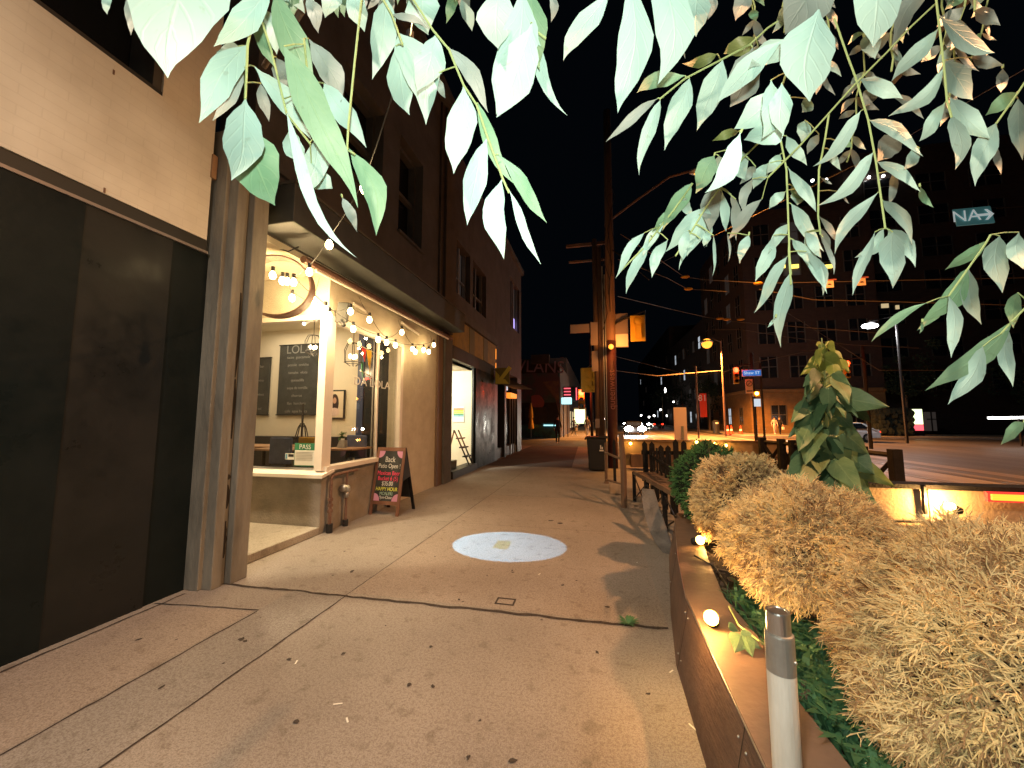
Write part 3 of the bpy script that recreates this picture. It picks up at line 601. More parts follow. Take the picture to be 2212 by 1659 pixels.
for i,c in enumerate(bul): bulb(c,1.35,(30 if i<8 else 5),i in(1,3,4,5,7,8,10,12,14,16,19))
for c,s in near: bulb(c,s*1.25,7)
def sag(p,q,s,n=10): p=Vector(p);q=Vector(q);return [p.lerp(q,i/n)-Vector((0,0,4*s*(i/n)*(1-i/n))) for i in range(n+1)]
b=MB();up_=Vector((0,0,.09))
chain=[near[3][0],near[2][0],near[1][0],near[0][0],bul[3],bul[5],bul[9],bul[11],bul[13],bul[15],bul[19]]
top=[dp(905,-60,1.3)]+chain
for i in range(len(top)-1): b.tube(sag(top[i]+up_,top[i+1]+up_,.03,6),.005,5,cap=False)
ch=[bul[0],bul[1],bul[2],bul[4],bul[6],bul[7],bul[8],bul[10],bul[12],bul[14],bul[16],bul[17],bul[18],bul[19]]
for i in range(len(ch)-1): b.tube(sag(ch[i]+up_,ch[i+1]+up_,.05,6),.004,5,cap=False)
for px,py in ((690,600),(775,640),(860,690),(930,725)):
    q=xp(px,py,-3.65);b.tube(sag(q,min(bul,key=lambda z:(z-q).length)+up_,.04,5),.003,5,cap=False)
b.build('wire','black',o)
# ================================================================== gas meter pipes
g=gp(716,1150);o=thing('gas_pipes',(g.x,g.y,0),'rusty gas riser pipes with a round valve against the cafe knee wall','pipes')
x=-3.72;y0=xp(713,1100,x).y;y1=xp(747,1100,x).y
b=MB();b.tube([(x,y0,.0),(x,y0,.75),(x,y0+.03,.79),(x,y1+.25,.80)],.022);b.tube([(x,y1,.05),(x,y1,.78)],.018)
for z in(.28,.36,.44): b.tube([(x,y0,z),(x,y0,z+.035)],.038,8)
b.tube([(x,y1-.03,.05),(x,y1-.03,.051)],.02);b.build('pipe','rust_pipe',o)
MB().tube([(x,y0,.0),(x,y0,.12)],.045,12).build('base_sleeve','black',o);MB().tube([(x,y1,.0),(x,y1,.09)],.04,12).build('base_sleeve','black',o)
b=MB();b.sphere((x+.02,y1-.02,.55),.06,14,9,(1,.7,1));b.tube([(x,y1-.1,.57),(x,y1-.06,.57)],.055,14);b.tube([(x,y1,.42),(x,y1,.5)],.035,10);b.build('valve','steel',o,smooth=True)
# ================================================================== A-frame board
pB=[gp(806,1097),gp(862,1115),gp(897,1100)]
o=thing('sandwich_board',gp(850,1100),'wooden A-frame chalkboard sign advertising happy hour beside the cafe','sandwich board')
FL=Vector((-3.98,6.2,0));FR=Vector((-3.24,5.83,0))
FL=gp(803,1088);FR=gp(862,1114)
FL=Vector((-3.77,5.86,0));FR=Vector((-3.22,5.84,0))
ux=(FR-FL).normalized();wdt=(FR-FL).length;nrm=Vector((ux.y,-ux.x,0))  # towards the camera side
back=-nrm*.5;tilt=(back*.42+Vector((0,0,1.1)));tz=tilt.normalized();HH=tilt.length
def fp(u,v,d=0): return FL+ux*u+tz*v+ (ux.cross(tz))*d
b=MB();nn=ux.cross(tz)
for u in(.025,wdt-.025): b.obox(fp(u,HH/2),ux*.025,nn*.012,tz*HH/2)
b.obox(fp(wdt/2,HH-.03),ux*(wdt/2-.05),nn*.011,tz*.03);b.obox(fp(wdt/2,.2),ux*(wdt/2-.05),nn*.011,tz*.03)
b.build('front_frame','wood_frame',o)
bd=MB().obox(fp(wdt/2,(HH+.17)/2),ux*(wdt/2-.051),nn*.005,tz*((HH-.06-.23)/2)).build('front_board','chalk',o)
for (u,v,su,sv) in ((.05,HH-.06,1,-1),(wdt-.05,HH-.06,-1,-1),(.05,.23,1,1),(wdt-.05,.23,-1,1)):
    P0=fp(u,v,.007);pts=[P0]+[fp(u+su*.11*math.cos(t_),v+sv*.12*math.sin(t_),.007) for t_ in [i*math.pi/12 for i in range(7)]]
    MB().quad(*pts).build('corner_paint','pink',bd)
for s,v,m,z in (('Back',.88,'chalk_white',.125),('Patio Open !',.77,'chalk_white',.10),('Mexican Beer',.65,'chalk_red',.095),('Bucket 6 (5)',.56,'chalk_red',.095),('$35.00',.475,'chalk_white',.095),('HAPPY HOUR',.385,'chalk_yel',.082),('MON-FRI',.31,'chalk_grn',.075),('9pm-Close',.25,'chalk_white',.065)):
    text('chalk_lettering',s,m,z*1.05,fp(wdt/2,.04+v*HH/1.13,.0085),ux,tz,bd,sx=.78)
# rear leaf
BL=FL-nrm*.55;BR=FR-nrm*.55;TR=fp(wdt,HH);TL=fp(0,HH);rz_=(TL-BL).normalized();L_=(TL-BL).length;nb=ux.cross(rz_)
b=MB()
for u in(.025,wdt-.025): b.obox(BL+ux*u+rz_*L_/2,ux*.025,nb*.012,rz_*L_/2)
b.obox(BL+ux*wdt/2+rz_*(L_-.03),ux*(wdt/2-.05),nb*.011,rz_*.03);b.build('rear_frame','black_wood',o)
MB().obox(BL+ux*wdt/2+rz_*(L_+.2)/2,ux*(wdt/2-.04),nb*.006,rz_*(L_-.26)/2).build('rear_board','black',o)
b=MB();b.prism([TR+ux*.001-tz*.06,(TR*.5+FR*.5)+ux*.001,(TR*.55+BR*.45)+ux*.001],ux*.004);b.build('side_cloth','black',o)
# ================================================================== projected light spot (with its projector)
c=gp(1085,1177);Lp=xp(741,675,-3.62)+Vector((.03,-.0,-.20))
pr=thing('gobo_projector',Lp,'small projector lens under the tilted speaker box casting a pale oval on the sidewalk','projector')
d=(c-Lp);ld=bpy.data.lights.new('projector_light','SPOT');ld.energy=1700;ld.color=(.27,.66,1);ld.shadow_soft_size=.005;ld.spot_blend=.05;ld.spot_size=2*math.atan(.575/d.length)
lo=bpy.data.objects.new('projector_light',ld);COL.objects.link(lo);lo.parent=pr;lo.location=d.normalized()*.06;lo.rotation_euler=d.to_track_quat('-Z','Y').to_euler()
MB().tube([Lp-d.normalized()*.10,Lp-d.normalized()*.0],.03,14).build('housing','black',pr)
ld.use_nodes=True;t_=ld.node_tree;en=t_.nodes['Emission'];tc=t_.nodes.new('ShaderNodeTexCoord');sx=t_.nodes.new('ShaderNodeSeparateXYZ');t_.links.new(tc.outputs['Normal'],sx.inputs[0])
def mnode(op,a,b_):
    n=t_.nodes.new('ShaderNodeMath');n.operation=op
    for i,v in enumerate((a,b_)):
        if isinstance(v,(int,float)): n.inputs[i].default_value=v
        else: t_.links.new(v,n.inputs[i])
    return n.outputs[0]
gx=mnode('DIVIDE',sx.outputs[0],sx.outputs[2]);gy=mnode('DIVIDE',sx.outputs[1],sx.outputs[2])
inx=mnode('LESS_THAN',mnode('ABSOLUTE',mnode('ADD',gx,.0),0),.042);iny=mnode('LESS_THAN',mnode('ABSOLUTE',gy,0),.02)
ms=mnode('MULTIPLY',inx,iny)
cbn=t_.nodes.new('ShaderNodeCombineXYZ');t_.links.new(gx,cbn.inputs[0]);t_.links.new(gy,cbn.inputs[1]);nz=t_.nodes.new('ShaderNodeTexNoise');nz.inputs['Scale'].default_value=80;t_.links.new(cbn.outputs[0],nz.inputs[0])
cr=t_.nodes.new('ShaderNodeValToRGB')
for pos,cc in ((.35,(.8,.35,.35)),(.5,(.75,.75,.3)),(.65,(.4,.6,.4))):
    e=cr.color_ramp.elements.new(pos);e.color=(*cc,1)
t_.links.new(nz.outputs[0],cr.inputs[0]);mx=t_.nodes.new('ShaderNodeMix');mx.data_type='RGBA';t_.links.new(ms,mx.inputs[0]);mx.inputs[6].default_value=(1,1,1,1);t_.links.new(cr.outputs[0],mx.inputs[7]);t_.links.new(mx.outputs[2],en.inputs[0])
# ================================================================== SECOND SHOP (white opening)
t=thing('white_lit_shop',(-4,11,0),'narrow shop with a bright white interior under a dull yellow fascia','building')
MB().box((-4.3,9.36,0),(X-.02,9.62,3.6)).build('pier','black_trim',t)
b=MB();b.box((-3.9,11.68,0),(X,14.0,3.6));b.build('black_panel','black_panel',t)
MB().box((-4.2,9.62,3.24),(X+.01,14.0,3.6)).build('lintel','dark_box',t)
MB().box((-4.1,9.62,0),(X+.05,11.7,.2)).build('window_sill','black_trim',t)
MB().box((-3.92,9.63,.2),(-3.86,9.70,3.24)).build('window_jamb','black_trim',t);MB().box((-3.92,11.6,.2),(-3.86,11.68,3.24)).build('window_jamb','black_trim',t)
MB().quad((-3.89,9.7,.2),(-3.89,11.6,.2),(-3.89,11.6,3.24),(-3.89,9.7,3.24)).build('window_pane','shopglass',t)
MB().box((-4.2,9.36,3.6),(X+.02,14.0,4.4)).build('fascia','yellow_fascia',t)
b=MB()
for y in (10.9,12.4): MB().box((X+.02,y,3.6),(X+.03,y+.5,4.4)).build('fascia_board','yellow_sign_d',t)
MB().box((-4.3,9.36,4.4),(X+.12,14.0,4.62)).build('ledge','grey_trim',t)
b=MB();b.box((-4.4,9.36,4.62),(X,14.0,5.15));b.box((-4.4,9.36,6.7),(X,14.0,9.4));b.box((-4.4,9.36,5.15),(X,9.8,6.7));b.box((-4.4,12.75,5.15),(X,14,6.7));b.box((-4.4,11.0,5.15),(X,11.25,6.7));b.build('upper_wall','brown_wall',t)
for a,c_,m in ((9.8,11.0,'em_dim'),(11.25,12.75,'win_dark')):
    wf=MB();wf.box((-4.05,a,5.15),(-3.95,a+.08,6.7));wf.box((-4.05,c_-.08,5.15),(-3.95,c_,6.7));wf.box((-4.05,(a+c_)/2-.04,5.15),(-3.95,(a+c_)/2+.04,6.7));wf.box((-4.04,a+.08,5.7),(-3.96,c_-.08,5.75))
    wo=wf.build('upper_window','metal_trim',t);MB().box((-4.15,a+.08,5.15),(-4.08,c_-.08,6.7)).build('pane',m,wo)
MB().box((-4.03,9.9,5.2),(-3.99,10.2,6.5)).build('curtain','em_win' if False else 'cream',t)
MB().box((-7.4,9.5,0),(-7.3,12.9,3.3)).build('room_wall','cream',t);MB().box((-7.3,12.3,0),(-3.9,12.4,3.3)).build('room_wall','cream',t);MB().box((-7.3,9.5,3.24),(-3.95,12.3,3.34)).build('room_ceiling','cream',t);MB().box((-7.3,9.5,-.02),(-3.95,12.3,.02)).build('room_floor','wood_warm',t)
light('room_light','SPOT',(-5.2,9.9,2.9),850,(1,.93,.70),.15,t,rot=(math.radians(72),0,math.radians(8)),spot_size=math.radians(120),spot_blend=.5)
light('room_light','AREA',(-5.8,11,3.2),40,(1,.92,.66),1.2,t)
o=thing('rainbow_painting',(-4.3,12.29,1.6),'painting of a striped rainbow over blue waves in the bright shop','painting')
a=yp(979,878,12.28);c_=yp(1003,912,12.28);hz=a.z-c_.z
MB().box((a.x,12.27,c_.z),(c_.x,12.295,a.z)).build('canvas','paper',o)
for k,m in enumerate(('cone_red','yel_flag','chalk_yel','green_flag','sticker_blue')):
    MB().box((a.x+.02,12.264,a.z-hz*(.1+.11*(k+1))),(c_.x-.02,12.269,a.z-hz*(.1+.11*k)-.01)).build('stripe',m,o)
o=thing('step_ladder',(-4.5,11,0.02),'dark folding step ladder standing in the bright shop','ladder')
q0=yp(981,940,11.0);b=MB();b.tube([(q0.x,11,1.25),(q0.x+.5,11.2,.03)],.025,6);b.tube([(q0.x,11.35,1.25),(q0.x+.5,11.5,.03)],.025,6);b.tube([(q0.x,11,1.25),(q0.x-.35,11.1,.03)],.025,6);b.build('frame','iron',o)
for k in range(4): MB().box((q0.x+.05+.11*k,11,.98-.27*k),(q0.x+.2+.11*k,11.45,1.02-.27*k)).build('step','iron',o)
o=thing('cardboard_box',(-4.2,10.2,.2),'pale cardboard box with orange items on the shop window floor','box')
MB().box((-4.3,10.0,.2),(-3.98,10.5,.42)).build('carton','white_card',o);MB().box((-4.25,9.85,.2),(-4.05,9.98,.34)).build('orange_item','cone_red',o)
# ================================================================== THIRD BUILDING to the corner
t=thing('corner_building',(-4,17,0),'dark brown two storey corner building with orange lit doorway','building')
b=MB();b.box((-9,14.0,3.6),(X,19.2,5.9));b.box((-9,14.0,5.9),(X,16.6,9.2));b.box((-9,18.7,5.9),(X,19.2,9.2));b.box((-9,16.6,8.2),(X,18.7,9.2));b.build('upper_wall','brown_wall',t)
b=MB();b.box((-9,14.0,0),(X,14.4,3.6));b.box((-9,15.6,0),(X,15.9,3.6));b.box((-9,18.2,0),(X,19.2,3.6));b.box((-9,14.4,0),(X-.1,18.2,.4));b.build('pier_wall','black_trim',t)
for a,c_ in((16.6,17.5),(17.7,18.7)):
    wo=MB().box((-4.0,a,5.9),(-3.9,a+.08,8.2)).box((-4.0,c_-.1,5.9),(-3.9,c_,8.2)).build('upper_window','metal_trim',t);MB().box((-4.1,a+.08,5.9),(-4.03,c_-.1,8.2)).build('pane','em_dim',wo);MB().box((-4.02,a+.2,6.0),(-3.98,c_-.3,6.6)).build('purple_lamp','em_purple' if a>17 else 'mural_pink',wo)
MB().box((-4.2,14.4,.4),(-4.1,15.6,3.5)).build('shop_glass','win_dark',t);MB().box((-4.2,15.9,.4),(-4.1,18.2,3.5)).build('shop_glass','win_dark',t)
MB().box((-4.05,16.3,2.55),(-3.7,17.6,2.75)).build('orange_light_bar','em_orange',t)
MB().box((-4.05,16.4,2.9),(-4.0,17.0,3.4)).build('lit_menu','em_winw',t)
b=MB();b.box((-3.8,14.05,3.9),(-3.78,14.12,4.3));b.box((-3.8,14.05,3.5),(-3.78,14.12,3.75));b.build('amber_lamp','em_orange',t)
b=MB()
for y in(16.4,16.9,17.4): b.tube([(-3.75,y,0),(-3.75,y,2.5)],.02,6)
b.build('door_posts','metal_trim',t)
MB().box((-9,14,9.2),(X+.15,19.3,9.4)).build('cornice','grey_trim',t)
MB().prism([(-3.8,14.9,3.0),(-3.8,14.9,3.35),(-2.9,14.9,2.95)],(0,2.6,0)).build('awning','brown_wall',t)
# arrow sign
a=yp(1070,795,13.9);c_=yp(1101,830,13.9)
o=thing('arrow_sign',(a.x,13.9,c_.z),'yellow projecting sign with a diagonal arrow pointing down left','arrow sign')
bd=MB().box((a.x,13.88,c_.z),(c_.x,13.92,a.z)).build('panel','yellow_sign_d',o)
w_=c_.x-a.x;h_=a.z-c_.z
b=MB();b.prism([(a.x+.02,13.87,c_.z+.02),(a.x+w_*.95,13.87,c_.z+.02),(a.x+w_*.7,13.87,c_.z+h_*.3),(a.x+.3*w_,13.87,c_.z+h_*.3),(a.x+.3*w_,13.87,c_.z+h_*.55),(a.x+.02,13.87,c_.z+h_*.8)],(0,-.01,0))
b.prism([(a.x+w_*.25,13.87,c_.z+h_*.32),(a.x+w_*.45,13.87,c_.z+h_*.2),(a.x+w_*1.15,13.87,c_.z+h_*.95),(a.x+w_*.95,13.87,c_.z+h_*1.1)],(0,-.012,0));b.build('arrow','yellow_sign',o)
MB().box((-3.85,13.86,a.z-.1),(a.x,13.9,a.z-.05)).build('bracket','iron',o)
# white carton on the pavement
g=gp(1106,976);o=thing('white_carton',g,'white printed carton standing on the pavement by the corner shop','carton')
MB().obox(g+Vector((0,0,.17)),(.17,.05,0),(-.04,.14,0),(0,0,.17)).build('carton','white_card',o);text('mark','C','black',.2,g+Vector((.045,-.152,.22)),(1,.29,0),(0,0,1),o)
# ================================================================== MURAL BUILDING
t=thing('mural_building',(-6,33,0),'low building with a painted mural and graffiti across the side street','building')
MB().box((-30,33,0),(-3.1,45,6.4)).build('wall','dark_wall',t)
a=yp(1128,820,33);c_=yp(1206,878,33);MB().box((a.x-1,32.94,3.0),(-3.1,32.99,5.6)).build('mural','mural_a',t)
b=MB();g=yp(1160,867,32.9);b.quad(*[(g.x+.8*math.cos(i)*R.uniform(.6,1),32.92,g.z+.8*math.sin(i)*R.uniform(.7,1)) for i in [k*.63 for k in range(10)]]);b.build('mural_patch','mural_pink',t)
a=yp(1172,825,32.9);b=MB().prism([(a.x,32.91,a.z),(-3.2,32.91,a.z+.1),(-3.2,32.91,a.z-2.8),(a.x+1.1,32.91,a.z-1.5)],(0,.02,0));b.build('mural_patch','mural_tan',t)
p=yp(1166,793,32.8);text('graffiti','VLANS','graff',1.5,(p.x,32.9,p.z),(1,0,-.1),(0,0,1),t,.02,sx=.95)
MB().box((-5.6,32.6,6.41),(-4.0,33.2,7.2)).build('roof_sign','brown_wall',t)
MB().box((-6.2,32.9,.9),(-4.3,32.98,2.6)).build('roller_shutter','brown_wall',t)
o=thing('patio_barrier_wall',(-5,30.5,0),'low teal painted patio wall in front of the mural','wall');MB().box((-9,31.9,0),(-4.6,32.1,1.1)).build('panel','teal',o);MB().box((-4.6,31.9,0),(-3.2,32.1,1.25)).build('panel_lit','teal',o);MB().box((-4.4,31.85,1.0),(-3.4,31.9,1.1)).build('light_strip','em_cyan',o)
g=gp(1148,935);g=yp(1147,900,31.5)
o=thing('patio_umbrella',(g.x,31.5,0),'closed orange yellow patio umbrella in front of the mural','umbrella')
MB().lathe((g.x,31.5,0),[(.05,2.9),(.14,2.4),(.2,1.7),(.12,1.65),(.2,1.2),(.26,.8),(.1,.75)][::-1],10).build('canopy','umbrella_y',o,smooth=True);MB().tube([(g.x,31.5,0),(g.x,31.5,2.95)],.03,8).build('pole','galv',o)
# street row beyond on left
t=thing('far_left_row',(-6,50,0),'dark row of low shops fading down the left side of the street','building')
MB().box((-30,46,0),(-3.5,120,9)).build('wall','dark_wall',t)
for y in(48,55,63,72): MB().box((-3.5,y,.4),(-3.45,y+4,2.6)).build('shop_window','em_win',t)
p=yp(1224,866,33.5);o=thing('cyan_sign',(p.x,33.5,0),'lit cyan white box sign on a pole by the mural corner','sign')
a=yp(1213,859,33.5);c_=yp(1235,873,33.5);MB().box((a.x,33.4,c_.z),(c_.x,33.6,a.z)).build('light_box','em_cyan',o,bevel=.02);MB().tube([(a.x+.15,33.5,0),(a.x+.15,33.5,c_.z)],.05,8).build('pole','iron',o)
a=yp(1218,838,34);o=thing('red_neon_sign',(a.x,34,a.z),'small red neon shop sign above the cyan box','neon sign')
b=MB()
for k in range(4): b.box((a.x,34,a.z-.28*k),(a.x+.6,34.05,a.z-.28*k-.1))
b.box((a.x+1.05,34,a.z-1.1),(a.x+1.15,34.05,a.z));b.build('tubes','em_neonred',o);MB().box((a.x-.1,34.06,a.z-1.2),(a.x+1.3,34.12,a.z+.1)).build('panel','black',o);MB().tube([(a.x+.3,34.1,0),(a.x+.3,34.1,a.z-1.1)],.04,6).build('post','iron',o)
a=yp(1241,884,40);c_=yp(1264,915,40);o=thing('lit_ad_panel',(a.x,40,0),'glowing yellow green shelter advertisement panel on the left sidewalk','ad panel')
MB().box((a.x,39.9,c_.z),(c_.x,40.1,a.z)).build('lit_face','em_ad',o);MB().box((a.x-.1,39.95,0),(a.x,40.15,a.z+.15)).box((c_.x,39.95,0),(c_.x+.1,40.15,a.z+.15)).box((a.x,39.95,a.z),(c_.x,40.15,a.z+.15)).build('frame','galv',o)
# ================================================================== UTILITY POLES
def text_up(name,s,m,size,c,parent): return text(name,s,m,size,c,(0,0,1),(-1,0,0),parent,.004)
o=thing('utility_pole',(.47,13.0,0),'thick wooden utility pole painted dark red below with street name lettering','utility pole')
MB().tube([(.47,13,0),(.50,13,4.2)],.165,14).build('red_base','pole_red',o,smooth=True);MB().tube([(.50,13,4.2),(.55,13,12.5)],.16,14,r1=.12).build('pole','utility_wood',o,smooth=True)
text_up('lettering','queenwest','pole_text',.3,(.49,12.83,2.55),o)
b=MB();pp=Vector((.52,13,8.4));q=dp(1490,370,13.2);b.tube([pp+Vector((0,0,.0)),pp.lerp(q,.35)+Vector((0,0,.15)),pp.lerp(q,.75)+Vector((0,0,.25)),q+Vector((0,0,.0))],.04,8)
b.build('lamp_arm','rust_pipe',o)
lh=MB().sphere(q+Vector((.3,0,-.03)),.22,14,8,(1.6,.8,.45)).build('lamp_head','galv',o,smooth=True);MB().sphere(q+Vector((.3,0,-.1)),.13,12,8,(1.4,.8,.5)).build('lens','sodium',lh)
light('lamp_light','SPOT',q+Vector((.9,0,-.35)),9000,SOD,.12,o,rot=(0,math.radians(-28),0),spot_size=math.radians(112),spot_blend=.55)
b=MB()
for k in range(5):
    x0=.3+.09*k;pts=[(x0,12.82,7.5+.6*k)]
    for i in range(6): pts.append((x0+R.uniform(-.12,.12),12.8+R.uniform(-.06,.02),7.3+.6*k-.55*i))
    b.tube(pts,.012,5)
b.tube([(.62,12.85,7.3),(1.1,12.8,6.9),(1.9,12.5,6.2)],.02,6);b.tube([(.62,12.85,7.3),(1.2,12.6,6.6),(1.7,12.4,6.0)],.015,6);b.build('cables','iron',o)
o=thing('conduit_pole',(.15,13.1,0),'slim grey steel pole with conduits and posters between wooden pole and bin','utility pole')
MB().tube([(.17,13.15,0),(.17,13.15,7.6)],.07,10).tube([(.02,13.2,0),(.02,13.2,7.9)],.085,10).build('pole','utility_wood',o,smooth=True)
b=MB();b.tube([(.26,12.95,0),(.26,12.95,6.8)],.02,6);b.tube([(.33,12.95,0),(.33,12.95,6.5)],.02,6);b.build('conduit','galv',o)
b=MB();b.box((-.16,13.08,4.1),(.08,13.1,4.9));b.box((-.14,13.08,3.2),(.07,13.1,3.9));b.box((-.07,13.09,1.3),(.08,13.1,1.6));b.build('poster','sign_back',o)
MB().box((-.85,13.08,4.55),(-.2,13.1,4.85)).build('street_sign','sign_back',o)
b=MB();b.box((-1.0,13.6,7.9),(.5,13.7,8.0));b.box((-.9,13.6,7.3),(.4,13.7,7.36));b.build('crossarm','utility_wood',o)
# traffic signals on the left pole cluster
def signal(name,c,label,lit,back=False,arm=None,sc_=1.):
    o=thing(name,(c[0],c[1],0) if arm is None else c,label,'traffic light')
    x_,y_,z_=c;s=sc_
    hd=MB().box((x_-.15*s,y_-.1*s,z_-.5*s),(x_+.15*s,y_+.1*s,z_+.5*s)).build('housing','signal_yellow',o,bevel=.02)
    if not back:
        for k,dz in enumerate((.33,0,-.33)):
            m=('em_redc' if k==0 and lit else 'black_gloss')
            MB().tube([(x_,y_-.1*s,z_+dz*s),(x_,y_-.115*s,z_+dz*s)],(.15 if k==0 and lit else .1)*s,14).build('lens',m,o)
            MB().tube([(x_-.0,y_-.1*s,z_+dz*s+.005),(x_,y_-.22*s,z_+dz*s-.0)],.115*s,12,cap=False).build('visor','black' if not(k==0 and lit) else 'signal_yellow',o)
    return o
p=yp(1256,850,22);o=signal('traffic_signal',(p.x,22,p.z-.33),'red traffic light glowing beside the left pole cluster',True,sc_=1.15)
o.location=(p.x,22,0);
for ch in o.children: ch.location=(0,0,0)
for ch in list(o.children):
    pass
MB().tube([(p.x+.55,22.1,0),(p.x+.55,22.1,6.2)],.08,10).build('mast','iron',o);MB().tube([(p.x,22.05,p.z+.35),(p.x+.55,22.1,p.z+.35)],.03,6).build('mast_arm','iron',o)
light('signal_glow','POINT',(p.x,21.6,p.z),140,(1,.08,.02),.1,o)
for px,lab in ((1269,'dull yellow traffic signal seen from behind, left of the pole'),(1284,'orange edged traffic signal seen side on against the pole cluster')):
    p=yp(px,821,14.5);o=thing('signal_head_back',(p.x,14.5,p.z),lab,'traffic light');wd=.24 if px<1280 else .12
    MB().box((p.x-wd,14.4,p.z-.46),(p.x+wd,14.6,p.z+.46)).build('housing','signal_yellow',o,bevel=.03)
    for dz in(-.28,.02,.3): MB().sphere((p.x,14.4,p.z+dz),.1,10,6,(1,.4,1)).build('lens_cap','signal_yellow',o)
    MB().tube([(p.x,14.5,p.z+.48),(.12,13.2,p.z+.55)],.02,6).build('arm','iron',o)
# signal arm with two backboards near the red pole
o=thing('signal_backboards',(.62,13.1,4.9),'two signal backboards, one pink grey and one bright orange, on an arm from the pole','traffic light')
b=MB();b.tube([xp(1318,708,.62) if False else yp(1318,706,13.0),yp(1345,690,13.0),yp(1375,678,13.0),yp(1393,672,13.0),yp(1392,690,13.0)],.035,8);b.build('arm','iron',o)
a=yp(1327,678,13.1);c_=yp(1358,750,13.1);MB().box((a.x,13.08,c_.z),(c_.x,13.12,a.z)).build('backboard','sign_back',o,bevel=.015)
MB().box((a.x+.02,13.06,c_.z+.02),(c_.x-.02,13.075,c_.z+.45)).build('backboard_panel','pink_board',o)
a=yp(1361,682,12.9);c_=yp(1395,737,12.9);MB().box((a.x,12.88,c_.z),(c_.x,12.92,a.z)).build('backboard','signal_yellow',o,bevel=.02)
b=MB();xm=(a.x+c_.x)/2;b.box((xm-.1,12.80,c_.z+.1),(xm+.1,12.88,a.z-.1));b.sphere((xm,12.82,a.z-.22),.15,14,8,(1,.4,1));b.build('signal_body','signal_yellow',o,smooth=False,bevel=.02)
b=MB();b.tube([(xm-.09+.18*0,12.79,c_.z+.1),(xm-.09,12.79,a.z-.3)],.01,5);b.tube([(xm+.09,12.79,c_.z+.1),(xm+.09,12.79,a.z-.3)],.01,5);b.tube([(xm+.155*math.cos(i*.5),12.76,a.z-.22+.155*math.sin(i*.5)) for i in range(13)],.01,5);b.build('seam','umbrella_y',o)
def sodium(px,py,y,label,pw,head=.3,s=1.):
    p=yp(px,py,y);o=thing('street_lamp',(p.x+1.2,y,0),label,'street lamp','orange street lamps along the street')
    MB().tube([(p.x+1.2,y,0),(p.x+1.2,y,p.z+.2)],.1,8,r1=.06).build('post','utility_wood',o)
    MB().tube([(p.x+1.2,y,p.z+.1),(p.x+.4,y,p.z+.5),(p.x,y,p.z+.35)],.04,6).build('arm','iron',o)
    MB().sphere((p.x,y,p.z+.15),head*1.2,12,7,(1,.8,.4)).build('lamp_head','galv',o);MB().sphere((p.x,y,p.z),head,14,9).build('lens','sodium',o,smooth=True)
    light('lamp_light','SPOT',(p.x,y,p.z-head-.1),pw,SOD,.15,o,spot_size=math.radians(150),spot_blend=.35)
p=yp(1320,749,12.55);o=thing('pole_lamp',p,'small amber lamp glowing on the side of the red pole below the pink backboard','lamp')
MB().sphere(p,.085,14,9).build('lens','sodium',o,smooth=True);MB().tube([p+Vector((0,.06,0)),(p.x,12.9,p.z+.02)],.05,10).build('housing','iron',o);light('lamp_light','POINT',p+Vector((.16,-.3,.05)),75,SOD,.05,o)
sodium(1527,742,38,'orange street lamp over the middle of the far road',42000,.46)
# ================================================================== BIN
o=thing('wheelie_bin',(-.05,12.3,0),'black wheeled garbage bin standing at the foot of the poles','bin')
b=MB();b.v=[];c=Vector((-.03,12.3,0))
lo_=[(-.24,-.26,.03),(.24,-.26,.03),(.24,.26,.03),(-.24,.26,.03)];hi_=[(-.3,-.34,1.0),(.3,-.34,1.0),(.3,.34,1.0),(-.3,.34,1.0)]
b.v=[c+Vector(q) for q in lo_+hi_]
for q in((0,3,2,1),(4,5,6,7),(0,1,5,4),(1,2,6,5),(2,3,7,6),(3,0,4,7)): b.face(q)
b.build('body','black',o,bevel=.03);MB().box((-.37,11.92,1.0),(.31,12.68,1.05)).box((-.4,11.95,.96),(-.33,12.65,1.0)).build('lid','black',o,bevel=.02)
for sx_ in(-.27,.21): MB().tube([(sx_-.03,12.6,.12),(sx_+.06,12.6,.12)],.12,14).build('wheel','rubber',o)
b=MB();b.box((.05,11.945,.62),(.17,11.955,.66));b.box((.07,11.945,.68),(.10,11.955,.80));b.box((.11,11.945,.68),(.15,11.955,.75));b.build('label_mark','sign_white',o)
# ================================================================== PATIO
o=thing('thin_post',(.25,10.8,0),'slim rusty signpost stub right in front of the garbage bin','post')
p=gp(1368-60,1040);p=Vector((.19,9.9,0));MB().tube([p,p+Vector((0,0,1.0))],.035,8).lathe(p,[(.07,0),(.05,.05)],10).build('post','wood_dark',o)
rk=thing('rustic_post',(.46,7.3,0),'crooked brown timber post with a side rail at the patio corner','post')
MB().tube([(.44,7.3,0),(.45,7.3,.6),(.42,7.3,1.32)],[.05,.055,.045],8).build('post','wood_dark',rk);MB().tube([(.15,8.2,.9),(.45,7.35,.85)],.025,6).tube([(.15,8.2,.35),(.45,7.35,.4)],.02,6).build('rail','wood_dark',rk)
o=thing('black_post',(.3,8.4,0),'slim black picket post on a concrete foot beside the timber post','post')
p=gp(1329,1066);MB().box((p.x-.03,p.y-.03,.2),(p.x+.03,p.y+.03,1.1)).prism([(p.x-.03,p.y-.03,1.1),(p.x+.03,p.y-.03,1.1),(p.x,p.y-.03,1.17)],(0,.06,0)).build('picket','black_wood',o);MB().box((p.x-.12,p.y-.12,0),(p.x+.2,p.y+.16,.22)).build('concrete_foot','concrete_bar',o,bevel=.02)
